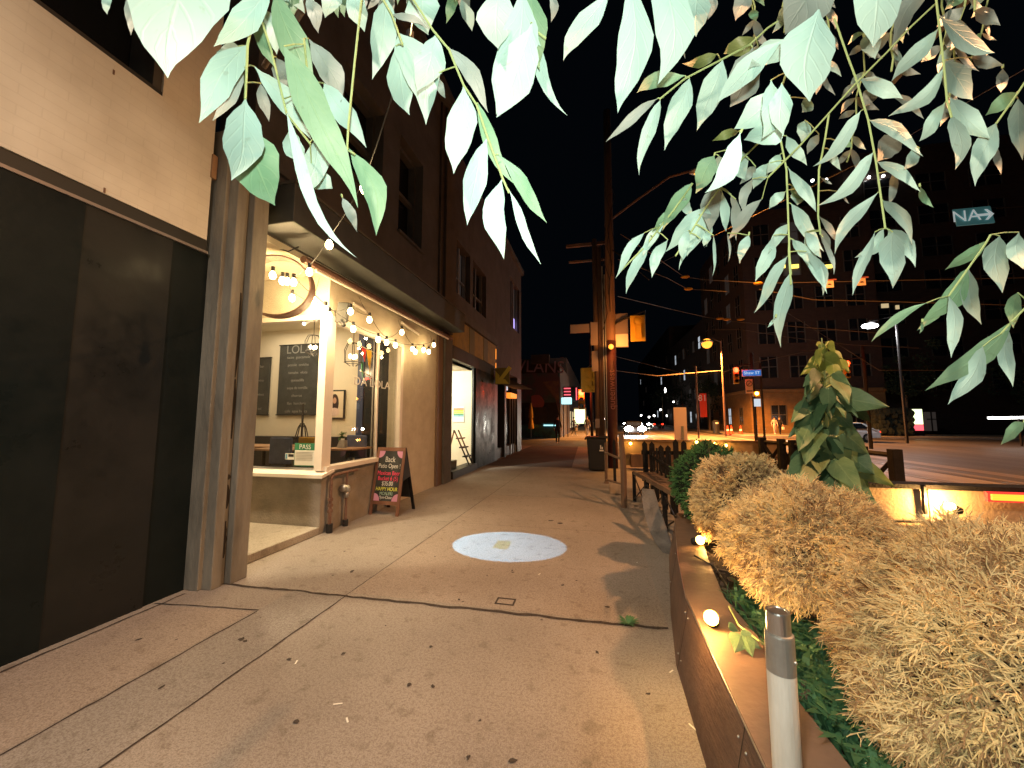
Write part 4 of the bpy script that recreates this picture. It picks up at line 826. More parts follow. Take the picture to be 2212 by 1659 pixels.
# picket gate
o=thing('picket_gate',(1.4,8.5,0),'black picket fence section leaning at the patio entrance','fence')
b0=MB()
for k in range(6):
    x0=.93+.15*k;ln=R.uniform(-.03,.03);z1=1.1+R.uniform(-.12,.04);b=MB()
    b.prism([(x0,8.5,.05),(x0+.105,8.5,.05),(x0+.105+ln,8.5,z1),(x0+.05+ln,8.5,z1+.06),(x0+ln,8.5,z1)],(0,.022,0));b.build('picket','black_wood',o)
for k in range(7):
    y0=8.4-.33*k;x0=1.05+.02*k
    b=MB();b.box((x0,y0,.05),(x0+.025,y0+.1,1.0+R.uniform(-.08,.04)));b.build('picket','black_wood',o)
b=MB();b.box((.9,8.525,.3),(1.9,8.56,.38));b.box((.9,8.525,.85),(1.9,8.56,.93));b.box((1.08,6.3,.8),(1.11,8.5,.86));b.build('rail','black_wood',o)
# lattice topped bench box
o=thing('lattice_shelf',(.85,6.4,0),'low timber shelf with a diamond lattice top on black legs','shelf')
a0=Vector((.68,7.9,.56));a1=Vector((1.05,5.0,.60));w1=Vector((.42,.05,0))
b=MB();dd=(a1-a0)
for (u,v_) in ((a0,a1),(a0+w1,a1+w1)): b.obox((u+v_)/2,(v_-u)/2,Vector((.02,0,0)),Vector((0,0,.035)))
for k in range(19):
    s0=a0+dd*(k/19.);s1=a0+dd*((k+1)/19.)
    b.tube([s0,s1+w1],.012,5);b.tube([s1,s0+w1],.012,5)
b.obox((a1+a1+w1)/2,w1/2,Vector((0,.02,0)),Vector((0,0,.06)));b.build('lattice_top','wood_dark',o)
for k in range(4):
    q=a0+dd*(k/3.);MB().box((q.x-.03,q.y-.03,0),(q.x+.03,q.y+.03,.56)).build('leg','black_wood',o);q+=w1;MB().box((q.x-.03,q.y-.03,0),(q.x+.03,q.y+.03,.56)).build('leg','black_wood',o)
b=MB()
for k in range(3):
    p=a0+dd*(k/3.);q=a0+dd*((k+1)/3.);b.tube([(p.x,p.y,.05),(q.x,q.y,.5)],.012,5);b.tube([(p.x,p.y,.5),(q.x,q.y,.05)],.012,5)
b.build('brace','iron',o)
o=thing('driftwood_plank',(.6,5.6,0),'curved weathered grey plank leaning along the patio edge','plank')
b=MB();b.fixn=True;pr=None
for k,(lx,ly,rx,ry) in enumerate(((1386,1056,1412,1058),(1388,1085,1421,1088),(1393,1115,1432,1120),(1402,1145,1442,1150),(1415,1172,1450,1176),(1432,1196,1458,1200))):
    y=6.0-.2*k;z_=0;A=yp(lx,ly,y);B=yp(rx,ry,y-.12);A.z=max(A.z,.0);B.z=max(B.z,.0);cur=(A,B)
    if pr: b.prism([pr[0],pr[1],cur[1],cur[0]],(.01,.03,0))
    pr=cur
b.build('plank','wood_grey',o)
# far patio board wall with hanging bulbs
bw=thing('patio_board_wall',(3,13,0),'low cream board wall with brown cap closing the far end of the patio','fence')
MB().box((.75,13.0,.1),(5.3,13.06,.86)).build('panel','barrier_cream',bw);MB().box((.70,12.93,.86),(5.35,13.12,.93)).box((.9,12.94,.42),(5.3,12.99,.48)).build('cap_rail','wood_dark',bw)
MB().box((1.0,12.5,.1),(2.4,12.95,.5)).build('bench_box','wood_dark',bw)
sl=thing('patio_bulbs',(3,12.9,.8),'warm bulbs on a wire along the far patio wall','string lights')
for px,py in ((1362,958),(1545,958),(1568,962),(1505,955)):
    c=yp(px,py,12.85);MB().sphere(c,.045,10,7).build('bulb','em_spot',sl,smooth=True);MB().tube([c+Vector((0,0,.04)),c+Vector((0,0,.1))],.02,6).build('socket','black',sl)
    light('bulb_light','POINT',c+Vector((0,-.12,0)),6,(1,.5,.1),.04,sl)
MB().tube(sag(yp(1340,950,12.85),yp(1580,950,12.85),.05),.008,5).build('wire','black',sl)
a=yp(1455,880,14.0);c_=yp(1485,943,14.0);o=thing('blank_board',(a.x,14,0),'blank pale pink sign board standing behind the patio wall','sign board')
MB().box((a.x,14,0.6),(c_.x,14.05,a.z)).build('board','pink_board',o);MB().box((a.x+.22,13.96,0),(a.x+.29,14.0,1.35)).build('post','galv',o)
# X-braced black fence along the road side of the patio
o=thing('cross_braced_fence',(5.4,11.5,-.13),'black timber fence with X braces on the road side of the patio','fence')
pts=[Vector((5.3,13.4,0)),Vector((5.3,12.55,0)),Vector((5.32,11.95,0)),Vector((5.35,11.1,0)),Vector((5.38,10.1,0)),Vector((5.40,9.15,0))]
pts=[yp(px,945+(px-1652)*.09,y) for px,y in ((1646,12.7),(1687,12.2),(1712,11.9),(1745,11.4),(1790,10.8),(1860,9.8),(1932,9.0))]
for p in pts: MB().box((p.x-.085,p.y-.085,-.13),(p.x+.085,p.y+.085,p.z)).build('post','black_wood',o,bevel=.01)
b=MB()
for i in range(len(pts)-1):
    p,q=pts[i],pts[i+1]
    for za,zb in ((p.z-.12,q.z-.12),(.1,q.z-.15),(p.z-.15,.1)):
        A=Vector((p.x,p.y,za));B=Vector((q.x,q.y,zb));b.tube([A,B],.05,4)
b.build('brace','black_wood',o)
st=thing('patio_deck_kerb',(3,9,0),'low concrete kerb blocks around the patio edge','kerb');MB().box((5.25,8.3,-.13),(5.75,13.3,.1)).build('block','concrete_bar',st,bevel=.02);MB().box((1.8,4.9,-.13),(5.2,13,-.02)).build('deck','wood_dark',st)
sl=thing('patio_uplights',(4.9,11.5,0),'yellow glowing lamps low behind the cross braced fence','lamps')
for px,py,y in ((1650,985,13.6),(1693,985,13.4),(1712,980,13.4)):
    c=yp(px,py,y);MB().sphere(c,.08,10,7).build('globe','em_spot',sl,smooth=True);light('globe_light','POINT',c+Vector((0,.15,0)),12,(1,.6,.1),.05,sl)
# ================================================================== PLANTER
pl=thing('timber_planter',(1.2,2.5,0),'long brown timber planter box along the sidewalk edge','planter')
base=[(.45,-1.2),(.45,1.2),(.46,2.1),(.47,2.8),(.56,3.5),(.78,4.85)]
TH=.42
def off(p,d): return (p[0]+d,p[1])
b=MB();cap=MB();inn=MB()
for i in range(len(base)-1):
    p,q=base[i],base[i+1]
    b.quad((*p,0),(*q,0),(q[0]+.085,q[1],TH),(p[0]+.085,p[1],TH))
    cap.prism([(p[0]+.075,p[1],TH),(q[0]+.075,q[1],TH),(q[0]+(.36 if q[1]<2 else .3),q[1]-.02,TH+.02),(p[0]+(.36 if p[1]<2.2 else .3),p[1]-.02,TH+.02)],(0,0,.022))
    inn.quad((p[0]+.28,p[1],TH),(q[0]+.28,q[1],TH),(q[0]+.3,q[1],.2),(p[0]+.3,p[1],.2))
b.quad((.78,4.85,0),(2.6,4.85,0),(2.6,4.85,TH),(.86,4.85,TH));b.build('side_wall','planter_side',pl);cap.build('cap','planter_cap',pl);inn.build('inner_wall','planter_side',pl)
b=MB()
for i in range(len(base)-1):
    p,q=base[i],base[i+1];b.tube([(p[0]+.08,p[1],TH+.01),(q[0]+.08,q[1],TH+.01)],.009,6)
b.build('edge_trim','steel',pl)
g=xp(1470,1232,.74);g.x=.70;MB().obox(Vector((.735,4.0,.28)),(.006,0,0),(0,.03,0),(0,0,.035)).build('tag_plate','galv',pl)
for y_ in(.6,1.75,2.75,3.9):
    i_=max(k for k in range(len(base)-1) if base[k][1]<=y_);p,q=base[i_],base[i_+1];f_=(y_-p[1])/(q[1]-p[1]);x_=p[0]+(q[0]-p[0])*f_
    MB().quad((x_-.002,y_-.004,0),(x_-.002,y_+.004,0),(x_+.083,y_+.004,TH),(x_+.083,y_-.004,TH)).build('seam','crack',pl)
    for z_ in(.08,.34):
        for dy in(-.04,.04): MB().sphere((x_+.085*z_/TH-.001,y_+dy,z_),.006,8,5).build('bolt_head','galv',pl)
# soil mound
b=MB();nx,ny=14,40
for j in range(ny+1):
    for i in range(nx+1):
        y=-1.2+6.0*j/ny;x=.72+.1*max(0,(y-2.8)/2)+1.9*i/nx;b.v.append(Vector((x,y,.36+.05*math.sin(x*7+y*3)*math.sin(y*5)+R.uniform(-.012,.012))))
for j in range(ny):
    for i in range(nx):
        a=j*(nx+1)+i;b.face((a,a+1,a+nx+2,a+nx+1))
so=b.build('planter_soil','soil',smooth=True);tag(so,'dark soil filling the timber planter','soil',kind='stuff')
b=MB()
for i in range(420):
    c=Vector((R.uniform(.78,1.5),R.uniform(1.2,4.6),R.uniform(.38,.44)));r_=R.uniform(.008,.028);b.obox(c,(r_,R.uniform(-.01,.01),0),(R.uniform(-.006,.006),r_*.5,R.uniform(-.008,.008)),(0,0,.004))
tag(b.build('wood_chips','bark'),'bark chips and dead leaves scattered on the planter soil','mulch',kind='stuff')
# irrigation hose
b=MB();b.tube([gp(1500,1200,.47),gp(1545,1225,.46),gp(1585,1290,.46),gp(1640,1370,.46),gp(1665,1400,.45)],.007,6)
tag(b.build('garden_hose','black',smooth=True),'thin black hose running over the planter cap','hose')
# spotlights in the planter
def uplight(c,label,dirv,pw,lo_=(0,0,0)):
    c=Vector(c);o=thing('garden_spotlight',c,label,'spotlight','small warm spotlights in the planter');d=Vector(dirv).normalized()
    MB().tube([c-d*.05,c+d*.015],.034,12).build('housing','black',o);MB().sphere(c+d*.03,.038,12,8).build('lens','em_spot',o,smooth=True);MB().tube([c-d*.03,c-d*.03-Vector((0,0,.09))],.008,6).build('stake','black',o)
    light('spot_light','POINT',c+d*.075+Vector(lo_),pw,(1,.52,.15),.02,o)
uplight(gp(1537,1338,.49),'glowing spotlight on the planter cap just left of the metal bollard',(-.2,-.6,.5),20,(-.085,-.03,.04))
uplight(gp(1507,1168,.5),'round spotlight under the far bushes at the planter corner',(.5,-.7,.4),4)
g=yp(2060,1098,4.15);uplight(g,'bright spotlight fixed low on the barrier behind the bushes',(-.8,-.1,.45),60,(0,.04,0))
g=yp(1622,1004,5.2);uplight(g,'small yellow spotlight between the far bushes and the cross braced fence',(-.3,-.6,.4),2.5)
# barrier behind the bushes
o=thing('concrete_barrier',(3,4.3,0),'tan concrete barrier behind the golden bushes with a dark cable on it','barrier')
b=MB()
for k in range(4): b.box((1.75+1.2*k,4.3,-.13),(2.94+1.2*k,4.42,.96-.002*k))
b.build('panel','concrete_bar',o,bevel=.01);MB().box((1.7,4.26,.96),(6.6,4.46,1.0)).build('cap','black_wood',o)
b=MB();b.tube([yp(1700,1115,4.26),yp(1870,1125,4.26),yp(2050,1127,4.26),yp(2212,1150,4.26)],.014,6);b.tube([yp(1855,1050,4.26),yp(1862,1090,4.27),yp(1863,1120,4.26)],.01,6);b.tube([yp(1995,1050,4.26),yp(1998,1110,4.27)],.02,6);b.build('cable','black',o)
o=thing('tail_light_streak',yp(2180,1072,4.2),'red and amber tail light streak of a passing car, a still bar above the barrier at the right edge','light streak')  # still glowing bar standing in for a passing car's moving tail light
a=yp(2130,1065,4.2);c_=yp(2260,1085,4.2);MB().box((a.x,4.19,c_.z-.012),(c_.x,4.22,a.z+.012)).build('red_streak','em_red_streak',o);hh=(a.z-c_.z)
for k in(.28,.72): MB().box((a.x+.02,4.17,c_.z+hh*k-.012),(c_.x,4.189,c_.z+hh*k+.012)).build('amber_streak','em_amber',o)
# curved wire hoop & box near far bushes
o=thing('planter_corner_box',(.95,4.9,0),'small brown crate with a curved metal hoop behind the planter end','crate')
MB().box((.95,4.95,0),(1.5,5.25,.42)).build('crate','planter_side',o,bevel=.01);MB().tube([(.98+.28*(1-math.cos(i*math.pi/10)),4.93,.45+.05*math.sin(i*math.pi/10)) for i in range(11)],.01,6).build('hoop','steel',o)
# ================================================================== BOLLARD
c=Vector((.578,1.5,0));bz=TH+.02
o=thing('metal_bollard',(c.x,c.y,bz),'pale cylindrical bollard with a brushed steel top in the foreground','bollard')
MB().lathe((c.x,c.y,0),[(.041,bz),(.042,.805)],28).build('white_sleeve','bollard_white',o,smooth=False)
b=MB().lathe((c.x,c.y,0),[(.0425,.77),(.0425,.805),(.0425,.885),(.041,.890),(.0355,.892)],28);b.prism;b.build('lower_collar','galv',o)
b=MB().lathe((c.x,c.y,0),[(.035,.87),(.035,.955),(.0335,.96),(.028,.961),(.026,.958),(.0,.958)],28);b.build('steel_cap','steel',o,smooth=False)
MB().sphere((c.x+.030,c.y-.032,.815),.006,8,6).build('screw','steel',o)
# ================================================================== BUSHES
def thread_bush(name,c,rad,label,n,mats,L=.15,wd=.0022,grp=None,core='gold_core',curl=1.,seed=1,top=.0):
    rr=random.Random(seed);c=Vector(c);o=thing(name,(c.x,c.y,.4),label,'bush',grp)
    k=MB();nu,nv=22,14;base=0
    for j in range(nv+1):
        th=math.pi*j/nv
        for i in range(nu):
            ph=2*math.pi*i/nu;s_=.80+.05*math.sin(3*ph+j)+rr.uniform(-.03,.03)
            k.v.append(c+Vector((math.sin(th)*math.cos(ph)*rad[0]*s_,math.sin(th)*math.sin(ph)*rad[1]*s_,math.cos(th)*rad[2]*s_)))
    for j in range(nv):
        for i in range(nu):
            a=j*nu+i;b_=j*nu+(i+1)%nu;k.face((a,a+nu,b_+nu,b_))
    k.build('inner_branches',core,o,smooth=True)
    b=MB();b.fixn=False;V=b.v;Fc=b.f;Mi=b.m
    def ribbon(pts,w0,mi):
        pv=None;K=len(pts)
        for i,p in enumerate(pts):
            t=(pts[min(i+1,K-1)]-pts[max(0,i-1)]);s=t.cross(O-p);
            if s.length<1e-6: s=Vector((1,0,0))
            s=s.normalized();s=(s+Vector((rr.uniform(-.5,.5),rr.uniform(-.5,.5),rr.uniform(-.5,.5)))).normalized()*w0*(1-.55*i/(K-1))
            V.append(p-s);V.append(p+s);n_=len(V)
            if i: Fc.append((n_-4,n_-3,n_-1,n_-2));Mi.append(mi)
    for q in range(n):
        z=rr.uniform(-.75,1);ph=rr.uniform(0,2*math.pi);s=math.sqrt(max(0,1-z*z));d=Vector((s*math.cos(ph),s*math.sin(ph),z))
        # skip strands facing away from the street view on the hidden side only when very low
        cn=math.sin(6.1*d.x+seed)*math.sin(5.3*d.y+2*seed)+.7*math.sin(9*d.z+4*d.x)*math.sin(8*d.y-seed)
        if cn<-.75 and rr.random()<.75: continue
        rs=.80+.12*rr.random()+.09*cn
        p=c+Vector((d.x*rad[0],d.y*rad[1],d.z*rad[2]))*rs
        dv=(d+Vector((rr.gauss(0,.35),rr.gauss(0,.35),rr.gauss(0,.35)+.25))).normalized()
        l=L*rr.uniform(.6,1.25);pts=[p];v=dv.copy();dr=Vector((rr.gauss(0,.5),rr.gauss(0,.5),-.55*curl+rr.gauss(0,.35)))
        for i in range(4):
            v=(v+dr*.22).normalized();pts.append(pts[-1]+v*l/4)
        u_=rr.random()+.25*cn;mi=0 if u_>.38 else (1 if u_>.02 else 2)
        ribbon(pts,wd*1.25,mi)
        for k_ in range(6):
            i0=rr.randint(1,3);p0=pts[i0];sv=(v+Vector((rr.gauss(0,.7),rr.gauss(0,.7),rr.gauss(0,.6)))).normalized();l2=l*rr.uniform(.2,.42)
            ribbon([p0,p0+sv*l2*.55,p0+(sv+dr*.3).normalized()*l2],wd,mi)
    b.build('foliage',mats,o)
    wd_=MB()
    for q in range(26):
        ph=rr.uniform(0,6.28);z=rr.uniform(-.5,.9);sq=math.sqrt(1-z*z);d=Vector((sq*math.cos(ph)*rad[0],sq*math.sin(ph)*rad[1],z*rad[2]));e=d*.6
        wd_.tube([c+Vector((0,0,-rad[2]*.6)),c+e+Vector((0,0,-.05)),c+d*1.0+Vector((rr.gauss(0,.04),rr.gauss(0,.04),.02))],.004,5,r1=.0015)
    wd_.build('woody_stems','gold_c',o);return o
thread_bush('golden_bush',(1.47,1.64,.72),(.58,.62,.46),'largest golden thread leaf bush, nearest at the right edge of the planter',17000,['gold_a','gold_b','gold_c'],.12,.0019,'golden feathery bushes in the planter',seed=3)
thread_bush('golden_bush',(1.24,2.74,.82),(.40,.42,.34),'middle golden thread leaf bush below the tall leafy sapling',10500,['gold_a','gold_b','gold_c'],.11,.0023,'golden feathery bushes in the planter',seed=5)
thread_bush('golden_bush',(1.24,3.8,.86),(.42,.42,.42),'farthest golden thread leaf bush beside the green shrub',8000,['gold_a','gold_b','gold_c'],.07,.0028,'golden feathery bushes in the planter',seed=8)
thread_bush('green_shrub',(1.20,4.62,.88),(.38,.38,.46),'rounded dark green shrub behind the golden bushes',4200,['green_a','green_core','green_core'],.06,.0035,None,core='green_core',seed=11)
# green ground cover
mb=MB();mb.fixn=False
rr=random.Random(4)
for i in range(2600):
    y=rr.uniform(.9,2.9);x=rr.uniform(.82,1.12)
    c=Vector((x,y,.38));an=rr.uniform(0,6.28);d=Vector((math.cos(an),math.sin(an),0));h=rr.uniform(.02,.12);s=Vector((-d.y,d.x,0))*rr.choice((.003,.006,.01,.016))*rr.uniform(.7,1.3)
    p1=c+d*h*.4+Vector((0,0,h));p2=c+d*h*1.1+Vector((0,0,h*1.1));mb.quad(c-s*.5,c+s*.5,p1+s,p1-s);mb.quad(p1-s,p1+s,p2)
tag(mb.build('ground_cover','ground_green'),'dark green ground cover under the golden bushes','ground cover',kind='stuff')
# big leaved sapling
def lobe_leaf(mb,base,tip,wd,nrm_,mi,rr,serr=.06):
    base=Vector(base);tip=Vector(tip);ax=tip-base;L=ax.length;ax/=L;nrm_=Vector(nrm_);sd=ax.cross(nrm_).normalized();nn_=sd.cross(ax).normalized()
    prof=[(0,.05),(-.06,.35),(-.03,.7),(.08,.93),(.22,1.0),(.38,.90),(.5,.78),(.62,.60),(.74,.42),(.85,.25),(.94,.10),(1,0)]
    n0=len(mb.v);mb.cm=mi
    for j,(t_,w_) in enumerate(prof):
        for k in(-1,-.5,0,.5,1):
            ww=w_*wd/2*k*(1+serr*rr.uniform(-1,1)*(abs(k)==1))
            tt=max(t_,0) if k==0 else t_
            droop=-.10*L*tt*tt-.05*wd*abs(k)+.02*L*math.sin(tt*9+k*2)*abs(k)
            mb.v.append(base+ax*L*tt+sd*ww+nn_*droop);mb.uv.append([(k+1)/2,max(0,tt)])
    for j in range(len(prof)-1):
        for k in range(4): a=n0+j*5+k;mb.face((a,a+1,a+6,a+5))
sp=thing('leafy_sapling',(1.75,3.05,.4),'tall sapling with big green leaves rising between the bushes','sapling')
D0=3.1
SL=[((1775,745),(1760,722),22,2),((1775,750),(1800,738),30,2),((1775,752),(1745,745),28,2),((1775,775),(1738,800),44,2),((1778,775),(1815,790),60,2),((1775,760),(1770,800),40,2),
((1778,800),(1735,850),60,0),((1782,800),(1830,860),70,0),((1780,830),(1710,875),55,0),((1785,835),(1768,905),70,0),((1800,830),(1840,880),60,1),((1790,850),(1722,893),60,1),((1810,858),(1922,872),70,0),((1795,880),(1790,930),70,1),
((1790,895),(1722,912),60,0),((1790,905),(1845,925),70,0),((1790,930),(1880,900),65,0),((1785,920),(1740,965),60,1),((1790,940),(1735,985),80,0),((1795,945),(1800,1010),90,1),((1800,940),(1885,985),85,0),
((1785,975),(1755,1035),75,1),((1790,985),(1800,1040),90,1),((1800,985),(1850,1035),80,1),((1820,980),(1900,1030),60,0),((1850,1000),(1922,1035),45,2),((1780,960),(1725,1010),70,0),((1795,900),(1820,960),80,0),((1786,870),(1830,905),60,1),((1785,1000),(1775,1045),80,1),((1800,1010),(1835,1050),70,1),((1805,915),(1872,950),60,1),((1835,955),(1910,1000),62,0),((1850,1005),(1938,1046),55,2),((1765,925),(1712,955),52,0),((1775,888),(1712,882),46,1),((1800,905),(1893,935),58,0),((1765,1000),(1742,1050),52,0)]
rr=random.Random(9);mb=MB();mb.uv=[];mb.fixn=False
ENV=[(735,22),(765,36),(800,48),(850,70),(880,88),(930,80),(1000,95),(1046,95)]
def env(y):
    for (a0,b0),(a1,b1) in zip(ENV,ENV[1:]):
        if y<=a1: return b0+(b1-b0)*max(0,(y-a0))/(a1-a0)
    return ENV[-1][1]
SL=[q for q in SL if q[1] in((1922,872),(1722,893),(1922,1035),(1938,1046),(1885,985),(1735,850),(1738,800),(1815,790),(1722,912))]
yy=738
while yy<1048:
    k_=0
    for sg_ in rr.sample([-1,1,-.45,.5,-.8,.75,.1],5 if yy>790 else 3):
        E_=env(yy);bx_=1783+12*sg_+rr.uniform(-8,8);ln=(26+.17*(yy-735))*rr.uniform(.8,1.2);tx_=1785+sg_*E_*(1.15 if sg_>0 else .85)*rr.uniform(.75,1.1)
        bx_=bx_+(tx_-bx_)*.35;ty_=yy+ln*rr.uniform(.45,.95);L_=math.hypot(tx_-bx_,ty_-yy)
        if L_>ln*1.4: bx_=tx_-(tx_-bx_)*ln*1.3/L_
        SL.append(((bx_,yy+rr.uniform(-6,6)),(tx_,ty_),ln*rr.uniform(.8,1.05),(2 if yy<790 and rr.random()<.8 else rr.choice([0,0,1,1,0]))))
    yy+=rr.uniform(13,20)
stemp=[dp(1782,1045,D0),dp(1788,940,D0),dp(1783,830,D0),dp(1775,730,D0)];st_=MB()
st_.tube([Vector((stemp[0].x,stemp[0].y,.38))]+stemp,[.02,.018,.014,.01,.004],8)
for i,(a,b_,wd,mi) in enumerate(SL):
    d1=D0+rr.uniform(-.25,.2);A=dp(*a,d1+.05);B=dp(*b_,d1-rr.uniform(-.1,.22));B=A+(B-A)*(.95 if math.hypot(a[0]-b_[0],a[1]-b_[1])>wd else 1.32)+Vector((0,0,-.02))
    lobe_leaf(mb,A,B,wd/F*D0*.74,(O-A).normalized()+Vector((rr.gauss(0,.45),0,.25+rr.gauss(0,.4))),mi,rr)
    py=a[1];t_=(1045-py)/315.;q=stemp[0].lerp(stemp[3],min(1,max(0,t_-.06)));st_.tube([q,A],.006,5)
st_.build('stem','twig',sp);mb.build('leaves',['vine_leaf','vine_dark','vine_young'],sp,smooth=True)
# small sprig over the planter light
sg=thing('trailing_sprig',gp(1600,1360,.47),'trailing green sprig hanging over the planter cap near the light','sprig')
mb=MB();mb.uv=[];mb.fixn=False;P0=gp(1575,1310,.5)
MB().tube([P0,gp(1595,1350,.5),gp(1640,1385,.5),gp(1665,1400,.48)],.005,6).build('stem','twig',sg)
for a,b_,wd in (((1600,1372),(1588,1405),36),((1600,1370),(1645,1400),30),((1575,1350),(1600,1365),16),((1610,1375),(1625,1415),26)):
    A=gp(*a,.5);lobe_leaf(mb,A,gp(*b_,.47),wd/F*2.2,(-.2,-.6,.7),0,rr)
mb.build('leaves',['vine_leaf'],sg)
# ================================================================== OVERHANGING TREE
tree=thing('overhanging_tree',(1.7,-.9,.36),'tree with long hanging pale leaves arching over the sidewalk from above','tree')
MB().tube([(1.7,-.9,.36),(1.6,-.8,1.6),(1.45,-.55,2.7)],[.09,.075,.06],10).build('trunk','bark',tree,smooth=True)
lb=MB();lb.tube([(1.45,-.55,2.7),(.9,.1,3.1),(.2,.5,3.15),(-.5,.75,2.95),(-1.0,.9,2.7)],[.05,.035,.025,.018,.008],8);lb.tube([(1.45,-.55,2.7),(1.5,.5,3.3),(1.6,1.4,3.4),(1.5,2.2,3.3)],[.045,.03,.02,.01],8);lb.tube([(.9,.1,3.1),(.9,.9,3.2),(.7,1.5,3.1)],[.03,.02,.008],7)
lb.build('limb','bark',tree,smooth=True)
PROF=[(0,.03),(.05,.16),(.13,.50),(.24,.82),(.36,.98),(.48,1.0),(.6,.90),(.72,.68),(.82,.42),(.9,.20),(.96,.07),(1,.0)]
def leaf(mb,bx,by,tx,ty,wpx,d,mi,rr,bend=None,fold=None):
    d1=d*(1+rr.uniform(-.05,.05));mb.cm=mi
    dx,dy=tx-bx,ty-by;L=math.hypot(dx,dy) or 1;nxp,nyp=-dy/L,dx/L
    bend=rr.uniform(-.12,.12) if bend is None else bend
    pw=rr.uniform(.82,1.22);n0=len(mb.v);wob_=rr.uniform(0,6);twi=rr.uniform(-.5,.5);fl=rr.uniform(.04,.18) if fold is None else fold;sk=rr.uniform(-.25,.25)
    for t_,w_ in PROF:
        t_=t_**pw
        cx=bx+dx*t_+nxp*bend*L*math.sin(math.pi*t_)+nxp*L*.05*math.sin(t_*5+wob_)*t_
        cy=by+dy*t_+nyp*bend*L*math.sin(math.pi*t_)+nyp*L*.05*math.sin(t_*5+wob_)*t_
        dd=d+(d1-d)*t_+.10*d*math.sin(math.pi*t_)*.3
        for k in(-1,-.5,0,.5,1):
            hw=w_*wpx/2*1.08*k*(1+.07*math.sin(t_*17+k*3+wob_)*(abs(k)==1)) 
            z=dd+abs(k)*fl*w_*wpx/2/F*d*1.2+k*(sk+twi*t_)*w_*wpx/2/F*d
            mb.v.append(dp(cx+nxp*hw,cy+nyp*hw,z));mb.uv.append([(k+1)/2,t_])
    for j in range(len(PROF)-1):
        for k in range(4): a=n0+j*5+k;mb.face((a,a+1,a+6,a+5))
def T(t,z): return ((0,553,1106,1659)[t]+z[0]/3.,z[1]/3.)
def Z5(z): return (1751+z[0]*.2778,518+z[1]*.2778)
def Z4(z): return (1382+z[0]*.243,518+z[1]*.243)
G_={}  # branch -> (twig polylines, leaves)
def br(key,d,conv,leaves,twigs=()):
    g=G_.setdefault(key,[[],[]])
    for l in leaves:
        (a,b_,w_,*m)=l;k={0:1/3.,5:.2778,4:.243}[conv[1]]
        A=conv[0](a);B=conv[0](b_);g[1].append((*A,*B,w_*k,(m[1] if len(m)>1 else d),(m[0] if m else 0)))
    for t_ in twigs: g[0].append(([conv[0](q) for q in t_],d))
c0=(lambda z:T(0,z),0);c1=(lambda z:T(1,z),0);c2=(lambda z:T(2,z),0);c3=(lambda z:T(3,z),0);c5=(Z5,5);c4=(Z4,4)
br('a',.45,c0,[((690,-60),(697,95),60,0),((880,-90),(865,230),90,3),((1290,-420),(1122,515),600,0,.30),((1760,-80),(1400,320),190,0,.4),((1605,290),(1275,790),215,0),((1590,640),(1495,1170),250,0),((1570,440),(1385,790),120,3,.55),((1545,300),(1400,330),90,0,.5),((1540,790),(1809,1320),290,1,.5)],[[(1680,-150),(1650,0),(1625,200),(1605,290),(1590,640)]])
br('b',.52,c1,[((200,730),(660,1670),75,0,.42),((120,-60),(420,630),170,1),((180,300),(610,1370),190,1,.45),((340,250),(545,670),140,3,.62),((-10,430),(380,890),130,0,.6),((30,540),(90,790),70,3,.7),((130,370),(210,570),110,3,.7),((270,620),(370,880),120,0,.62),((220,830),(300,1070),120,0,.65),((390,890),(305,1285),160,0,.6),((360,1080),(490,1230),120,0,.65),((440,540),(730,950),130,0,.6),((600,960),(805,1520),140,1,.55),((560,1280),(665,1500),60,3,.7),((60,60),(150,350),110,0,.62),((0,100),(110,450),90,1,.6)],[[(-5,-80),(5,30),(100,330),(200,740),(350,930)],[(690,-60),(680,30),(640,400),(600,800),(590,970),(640,1000)],[(310,250),(335,500),(380,540)]])
br('c',.55,c1,[((500,-90),(455,120),120,0),((640,-90),(690,210),120,0),((330,-10),(410,215),90,3),((850,-10),(775,520),155,0),((925,215),(1130,800),215,0,.58),((905,300),(1005,745),160,0,.6),((1170,220),(1060,600),185,0,.5),((880,95),(1110,190),50,3),((1080,-70),(1130,225),200,0),((1150,490),(1235,635),50,3)],[[(820,-40),(830,10),(880,95),(950,290)]])
br('d',.48,c1,[((1250,310),(1525,720),95,3),((1345,560),(1262,1125),178,0),((1500,890),(1398,1465),135,0),((1595,1160),(1592,1680),135,0),((1440,670),(1700,1190),85,1),((1570,1000),(1880,1450),85,1),((1640,1230),(1827,1725),55,0),((1790,150),(1530,750),235,0,.42),((1600,-90),(1590,320),230,0,.45)],[[(960,-90),(1020,0),(1150,200),(1250,320),(1345,550),(1430,680),(1500,890),(1600,1160),(1640,1250)]])
br('e',.5,c2,[((60,-90),(-120,740),230,0,.42),((115,-60),(200,450),150,1),((120,160),(375,745),80,0),((255,-60),(262,145),50,3),((640,-60),(340,400),130,0,.36),((765,-140),(725,735),205,0,.42),((975,-180),(968,550),245,0,.42),((1190,-90),(1190,240),170,0),((1150,20),(1105,380),65,3,.6),((1300,-90),(1275,130),60,3,.7),((1530,-60),(1445,135),100,3,.7),((1560,60),(1580,140),60,1,.8)],[[(60,-100),(75,20),(115,170),(220,250)]])
br('f',.75,c2,[((1330,350),(1100,410),70,2,.9),((1570,240),(1370,350),120,2,.8),((1120,490),(810,610),100,1),((940,640),(620,935),60,3),((960,650),(840,1140),78,0),((1150,510),(970,970),125,0),((1365,390),(1180,840),145,0),((1560,310),(1400,690),190,3)],[[(1720,140),(1659,180),(1540,290),(1370,380),(1120,510),(960,640)]])
